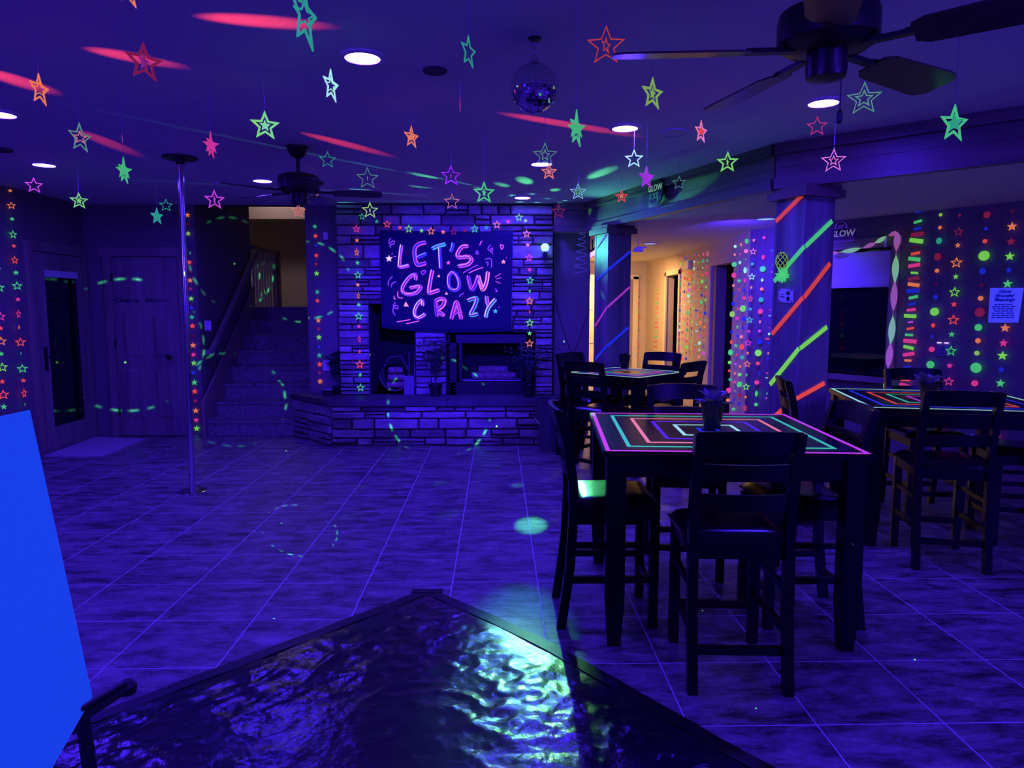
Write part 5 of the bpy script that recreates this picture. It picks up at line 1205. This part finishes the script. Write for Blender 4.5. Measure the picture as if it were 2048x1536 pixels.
for j in range(N + 1):
    for i in range(N + 1):
        s_, t_ = i / N, j / N
        p = A4[0] * (1 - s_) * (1 - t_) + A4[1] * s_ * (1 - t_) + A4[2] * s_ * t_ + A4[3] * (1 - s_) * t_
        e = min(s_, 1 - s_, t_, 1 - t_); k = min(1, e / .05)
        if t_ < .02: pass
        bend = .05 * math.sin(s_ * PI * 2.0) * (1 - t_) - .03 * (1 - t_) * math.sin(s_ * PI)
        p = p + Vector((.7, .7)) * bend
        amp = .25 + .75 * min(1, max(0, .5 + 1.6 * noise.noise(Vector((p.x * .9, p.y * .9, 7)))))
        b.v.append(Vector((p.x, p.y, .008 + crump(p.x, p.y) * k * amp * 1.3)))
for j in range(N):
    for i in range(N): b.f.append([j * (N + 1) + i, (j + 1) * (N + 1) + i, (j + 1) * (N + 1) + i + 1, j * (N + 1) + i + 1]); b.m.append(0)
b.build('sheet_surface', M['plastic'], sh, smooth=False, recalc=False)
for o in sh.children: o.data.polygons.foreach_set('use_smooth', [True] * len(o.data.polygons))
def edge_tape(f0, f1):
    pts = []
    for i in range(25):
        q = i / 24; s_, t_ = f0[0] + (f1[0] - f0[0]) * q, f0[1] + (f1[1] - f0[1]) * q
        p = A4[0] * (1 - s_) * (1 - t_) + A4[1] * s_ * (1 - t_) + A4[2] * s_ * t_ + A4[3] * (1 - s_) * t_
        bend = .05 * math.sin(s_ * PI * 2.0) * (1 - t_) - .03 * (1 - t_) * math.sin(s_ * PI); p = p + Vector((.7, .7)) * bend; pts.append(p)
    b = MB(); n = len(pts); Ls, Rs = [], []
    for i, p in enumerate(pts):
        d = (pts[min(i + 1, n - 1)] - pts[max(i - 1, 0)]).normalized(); nn = Vector((-d.y, d.x)) * .032; z = .0125 + .002 * math.sin(i * 2.1)
        Ls.append((p.x + nn.x, p.y + nn.y, z)); Rs.append((p.x - nn.x, p.y - nn.y, z))
    b.add(Ls + Rs, [(i, i + 1, n + i + 1, n + i) for i in range(n - 1)]); b.build('edge_tape', M['tape'], sh, recalc=False)
edge_tape((0, 0), (1, 0)); edge_tape((0, 0), (0, 1))
b = MB(); b.box((A4[0].x, A4[0].y, .014), (.16, .05, .003)); b.build('corner_tape', M['tape'], sh)

# ------------------------------------------------------------------ white board on a stand, front left
Bp = Vector((-.684, 1.15, .8485)); Tp = Vector((-.7593, 1.1592, 1.3356)); wv = Vector((.2862, -.9562, .0623)); nn = (Tp - Bp).cross(wv).normalized()
if nn.x < 0: nn = -nn
st = thing('board_stand', 'white poster board on a black music stand in the front left', 'board', (-.64, .9, 0))
q = [Bp, Bp + wv * .62, Tp + wv * .62, Tp]
b = MB(); b.add(q + [v - nn * .006 for v in q], [(0, 1, 2, 3), (4, 7, 6, 5), (0, 4, 5, 1), (1, 5, 6, 2), (2, 6, 7, 3), (3, 7, 4, 0)]); b.build('poster_board', M['card'], st)
lip = ony(255, 1375, 1.22); pj = ony(165, 1432, 1.10)
b = MB(); b.tube([pj, lip], .009, 8); b.tube([pj + Vector((.0, -.03, .02)), lip + Vector((0, -.01, .012))], .005, 8); b.build('arm', M['dark'], st)
b = MB(); b.lathe([(.002, -.016), (.014, -.01), (.016, .004), (.008, .014)], lip, 12); b.build('knob', M['dark'], st, smooth=True)
foot = Vector((pj.x + .05, pj.y - .1, .07)); b = MB(); b.tube([pj, Vector((pj.x + .01, pj.y, pj.z - .15)), foot], .011, 8); b.build('post', M['dark'], st)
for k in range(3):
    a = k * 2 * PI / 3 + .5; b = MB(); b.tube([foot + Vector((0, 0, .08)), foot + Vector((.2 * math.cos(a), .2 * math.sin(a), -.052))], .008, 6); b.build('foot', M['dark'], st)

# ------------------------------------------------------------------ lamps of the place, plus added fill
# blacklight flood washing the fireplace wall; two added unseen UV fills behind the camera
spot_light('blacklight_flood', (-.45, 4.3, 2.5), (-.60, 8.2, 1.30), 44, 1500, (.030, .006, 1.0), .85, .06)
area_light('uv_fill_rear_left', (-4.4, -1.5, 2.2), (-1.0, 3.0, 2.3), .9, 120, UV, .1)
area_light('uv_fill_rear_right', (4.6, -1.5, 2.1), (2.0, 3.5, 2.3), .9, 140, UV, .1)
area_light('blacklight_at_window', (2.25, 6.9, 2.28), (2.9, 8.2, 1.1), .3, 36, UV, .08, math.radians(130))
# warm lamps in the hall and on the upper landing
area_light('hall_lamp', (1.9, 11.6, 2.32), (1.95, 11.8, 0), .35, 60, WARM)
area_light('kitchen_lamp', (1.5, 12.2, 2.0), (1.5, 13.2, 1.4), .3, 10, WARM)
area_light('landing_lamp', (-3.6, 11.6, 3.78), (-3.2, 12.0, 2.2), .3, 8.0, (1, .72, .80))
# the party light globe: green patches thrown over ceiling, floor and furniture
GS = gpos + Vector((0, -.06, .0))
GREEN, AQUA, RED = (.12, 1.0, .30), (.10, .75, .62), (1.0, .05, .06)
def beam(src, tgt, deg, level, color, alb=.6, blend=.7, sx=1.0, nz=None, name='party_beam'):
    r = (tgt - src).length; dv = (tgt - src).normalized(); cosn = max(.06, abs(dv.dot(nz if nz is not None else Vector((0, 0, 1)))))
    P = .5 * level * PI / alb * 4 * PI * r * r / cosn
    return spot_light(name, src, tgt, deg, P, color, blend, .003, sx)
UPV = Vector((0, 0, 1))
for px, py, deg, lv, col in ((1050, 362, 7, .30, GREEN), (1005, 370, 6, .22, GREEN), (1110, 380, 8, .28, GREEN), (1200, 347, 6, .30, GREEN), (1025, 391, 8, .45, AQUA), (1063, 388, 7, .5, AQUA), (1095, 397, 8, .5, AQUA), (1130, 401, 8, .55, AQUA), (1155, 394, 6, .35, GREEN), (1040, 404, 10, .6, AQUA), (1075, 405, 10, .7, AQUA), (1120, 405, 10, .6, AQUA),
                             (850, 352, 3.2, .30, GREEN), (840, 374, 3.0, .25, GREEN), (960, 377, 4, .20, GREEN), (720, 379, 1.8, .34, AQUA), (900, 397, 4, .35, AQUA), (960, 401, 5, .4, AQUA), (640, 402, 1.6, .22, AQUA), (680, 405, 2.2, .3, AQUA)):
    beam(GS, onz(px, py, C), deg, lv * 2.6, col, blend=1.0)
spot_light('party_globe_glow', gpos + Vector((.03, -.10, .0)), (1.35, 7.2, 2.30), 84, 34, (.10, .80, .62), .8, .03)
# long thin rays raked along the ceiling
def ray_fan(px, py, e0, e1, thin, level, color):
    t_ = onz(px, py, C); d = Vector((t_.x - GS.x, t_.y - GS.y, 0)).normalized(); em_ = math.radians((e0 + e1) / 2)
    tgt = GS + d * math.cos(em_) + Vector((0, 0, math.sin(em_))); r = (C - GS.z) / math.sin(em_)
    o = spot_light('party_ray', GS, tgt, abs(e1 - e0), level * PI / .7 * 4 * PI * r * r / math.sin(em_), color, 1.0, .002); o.scale = (thin, 1, 1)
for px, py, e0, e1, thin, lv in ((300, 362, 4.5, 14, .05, .14), (640, 380, 8, 22, .06, .22), (250, 232, 4.5, 15, .10, .07), (660, 402, 9, 26, .07, .2), (860, 352, 12, 24, .10, .22), (1400, 355, 8, 30, .10, .12)):
    ray_fan(px, py, e0, e1, thin, lv, AQUA)
# patches on beam and column near the globe
for px, py, deg, lv in ((1185, 418, 8, .55), (1205, 425, 10, .12), (1250, 425, 5, .2), (1330, 395, 4, .35), (1400, 370, 5, .15)):
    beam(GS, onplane(px, py, L0, LK), deg, lv, GREEN, .35, nz=Vector((ln.x, ln.y, 0)))
for px, py, deg, lv in ((1201, 475, 3.5, .5), (1203, 520, 3, .25), (1205, 590, 4, .25), (1205, 520, 16, .04)):
    beam(GS, onplane(px, py, Vector((1.155, 7.451)), Vector((1.155, 7.451)) + v_), deg, lv, GREEN, .4, nz=Vector((u_.x, u_.y, 0)))
# floor and furniture
for px, py, deg, lv, col in ((1062, 1052, 3.9, .19, GREEN), (880, 968, 2.8, .10, AQUA), (895, 1030, 3.2, .03, AQUA), (1035, 972, 2.6, .11, GREEN), (995, 934, 2.0, .12, GREEN), (720, 975, 2.2, .03, GREEN), (700, 1035, 3, .025, AQUA)):
    beam(GS, onz(px, py), deg, lv, col, .3, 1.0)
beam(GS, onz(1030, 1275, .01), 7, .03, AQUA, .3, 1.0); beam(GS, onz(1010, 1400, .02), 8, .05, (.25, 1.0, .22), .3, 1.0)
beam(GS, onz(1190, 980, .62), 2.6, .020, GREEN, .02, .5)
beam(Vector((.3, 2.0, 2.55)), ony(1340, 785, 4.17), 3.5, .10, GREEN, .02, .8, nz=Vector((0, 1, 0)))  # starts from an unseen point near the ceiling, not from the globe
# red streaks from a second party light outside the picture at the left
RS = Vector((-2.75, 2.75, 2.16))
for px, py, deg, lv in ((514, 42, 5.0, 1.5), (262, 114, 7.5, 1.1), (30, 160, 9.5, 1.2), (215, 285, 4.2, .40), (690, 288, 3.2, .75), (1130, 248, 2.6, .8), (1800, 132, 2.0, .6)):
    beam(RS, onz(px, py, C), deg, lv, RED, .6, 1.0)
# dashed laser rings on the walls, stairs, hearth and floor
def ring_laser(src, tgt, rad_deg, width_deg, P, color, phase=0.0, freq=14.0):
    l = D.lights.new('laser_ring', 'SPOT'); l.energy = P; l.color = color; l.spot_size = math.radians(rad_deg * 2 + 6); l.spot_blend = .05; l.shadow_soft_size = .001
    o = D.objects.new('laser_ring', l); COL.objects.link(o); o.location = src
    o.rotation_euler = (Vector(tgt) - Vector(src)).to_track_quat('-Z', 'Y').to_euler()
    l.use_nodes = True; nt = l.node_tree; em = nt.nodes['Emission']
    tc = nt.nodes.new('ShaderNodeTexCoord'); sx = nt.nodes.new('ShaderNodeSeparateXYZ'); nt.links.new(tc.outputs['Normal'], sx.inputs[0])
    def mth(op, a, c=None):
        n = nt.nodes.new('ShaderNodeMath'); n.operation = op
        for i, v in enumerate((a, c)):
            if v is None: continue
            if isinstance(v, (int, float)): n.inputs[i].default_value = v
            else: nt.links.new(v, n.inputs[i])
        return n.outputs[0]
    x, y, z = sx.outputs
    rr = mth('SQRT', mth('ADD', mth('MULTIPLY', x, x), mth('MULTIPLY', y, y))); rr = mth('DIVIDE', rr, mth('ABSOLUTE', z))
    dd = mth('DIVIDE', mth('SUBTRACT', rr, math.tan(math.radians(rad_deg))), math.radians(width_deg))
    g = mth('POWER', 2.718, mth('MULTIPLY', mth('MULTIPLY', dd, dd), -1.0))
    an = mth('ARCTAN2', y, x)
    ds = mth('SINE', mth('ADD', mth('MULTIPLY', an, freq), phase)); ds2 = mth('SINE', mth('ADD', mth('MULTIPLY', an, freq * .14), phase * 1.7 + 1.0))
    mk = mth('MAXIMUM', mth('SUBTRACT', mth('ADD', ds, mth('MULTIPLY', ds2, 1.1)), .25), 0.0)
    nt.links.new(mth('MULTIPLY', g, mk) if freq else g, em.inputs['Strength'])
    return o
def laser_dot(src, p, w, L_, color=(.18, 1.0, .10)):
    o = ring_laser(src, p, 0.0, w, L_, color, 0, 0.0); return o
LS = Vector((.25, .9, 1.75))
LG = (.10, 1.0, .42)
ring_laser(LS, ony(262, 690, YD), 5.0, .085, 4500, LG, .4, 27)
ring_laser(LS, ony(470, 525, 9.0), 3.6, .08, 2600, LG, 1.2, 21)
ring_laser(LS, ony(880, 815, 7.7), 4.6, .085, 3600, LG, 2.0, 25)
ring_laser(LS, ony(470, 800, 8.4), 4.0, .085, 3600, LG, .1, 23)
ring_laser(LS, onz(600, 1062), 3.0, .06, 2400, LG, .9, 23)
ring_laser(LS, ony(620, 560, 8.3), 3.2, .08, 3200, LG, 2.6, 19)
for p in (ony(115, 725, 7.8), ony(125, 725, 7.8), ony(250, 725, YD), ony(471, 527, 9.4), ony(740, 710, YC), ony(1128, 683, 8.3), ony(993, 853, 7.7), onz(572, 902), onz(562, 1047), onz(547, 1238), onz(1733, 1167), onz(1512, 1418), onz(1830, 1320), onz(1405, 1222)):
    dv = (p - LS); laser_dot(LS, p, .045, 60 * 4 * PI * dv.length ** 2 * (1.0 if p.z < .05 else 1))
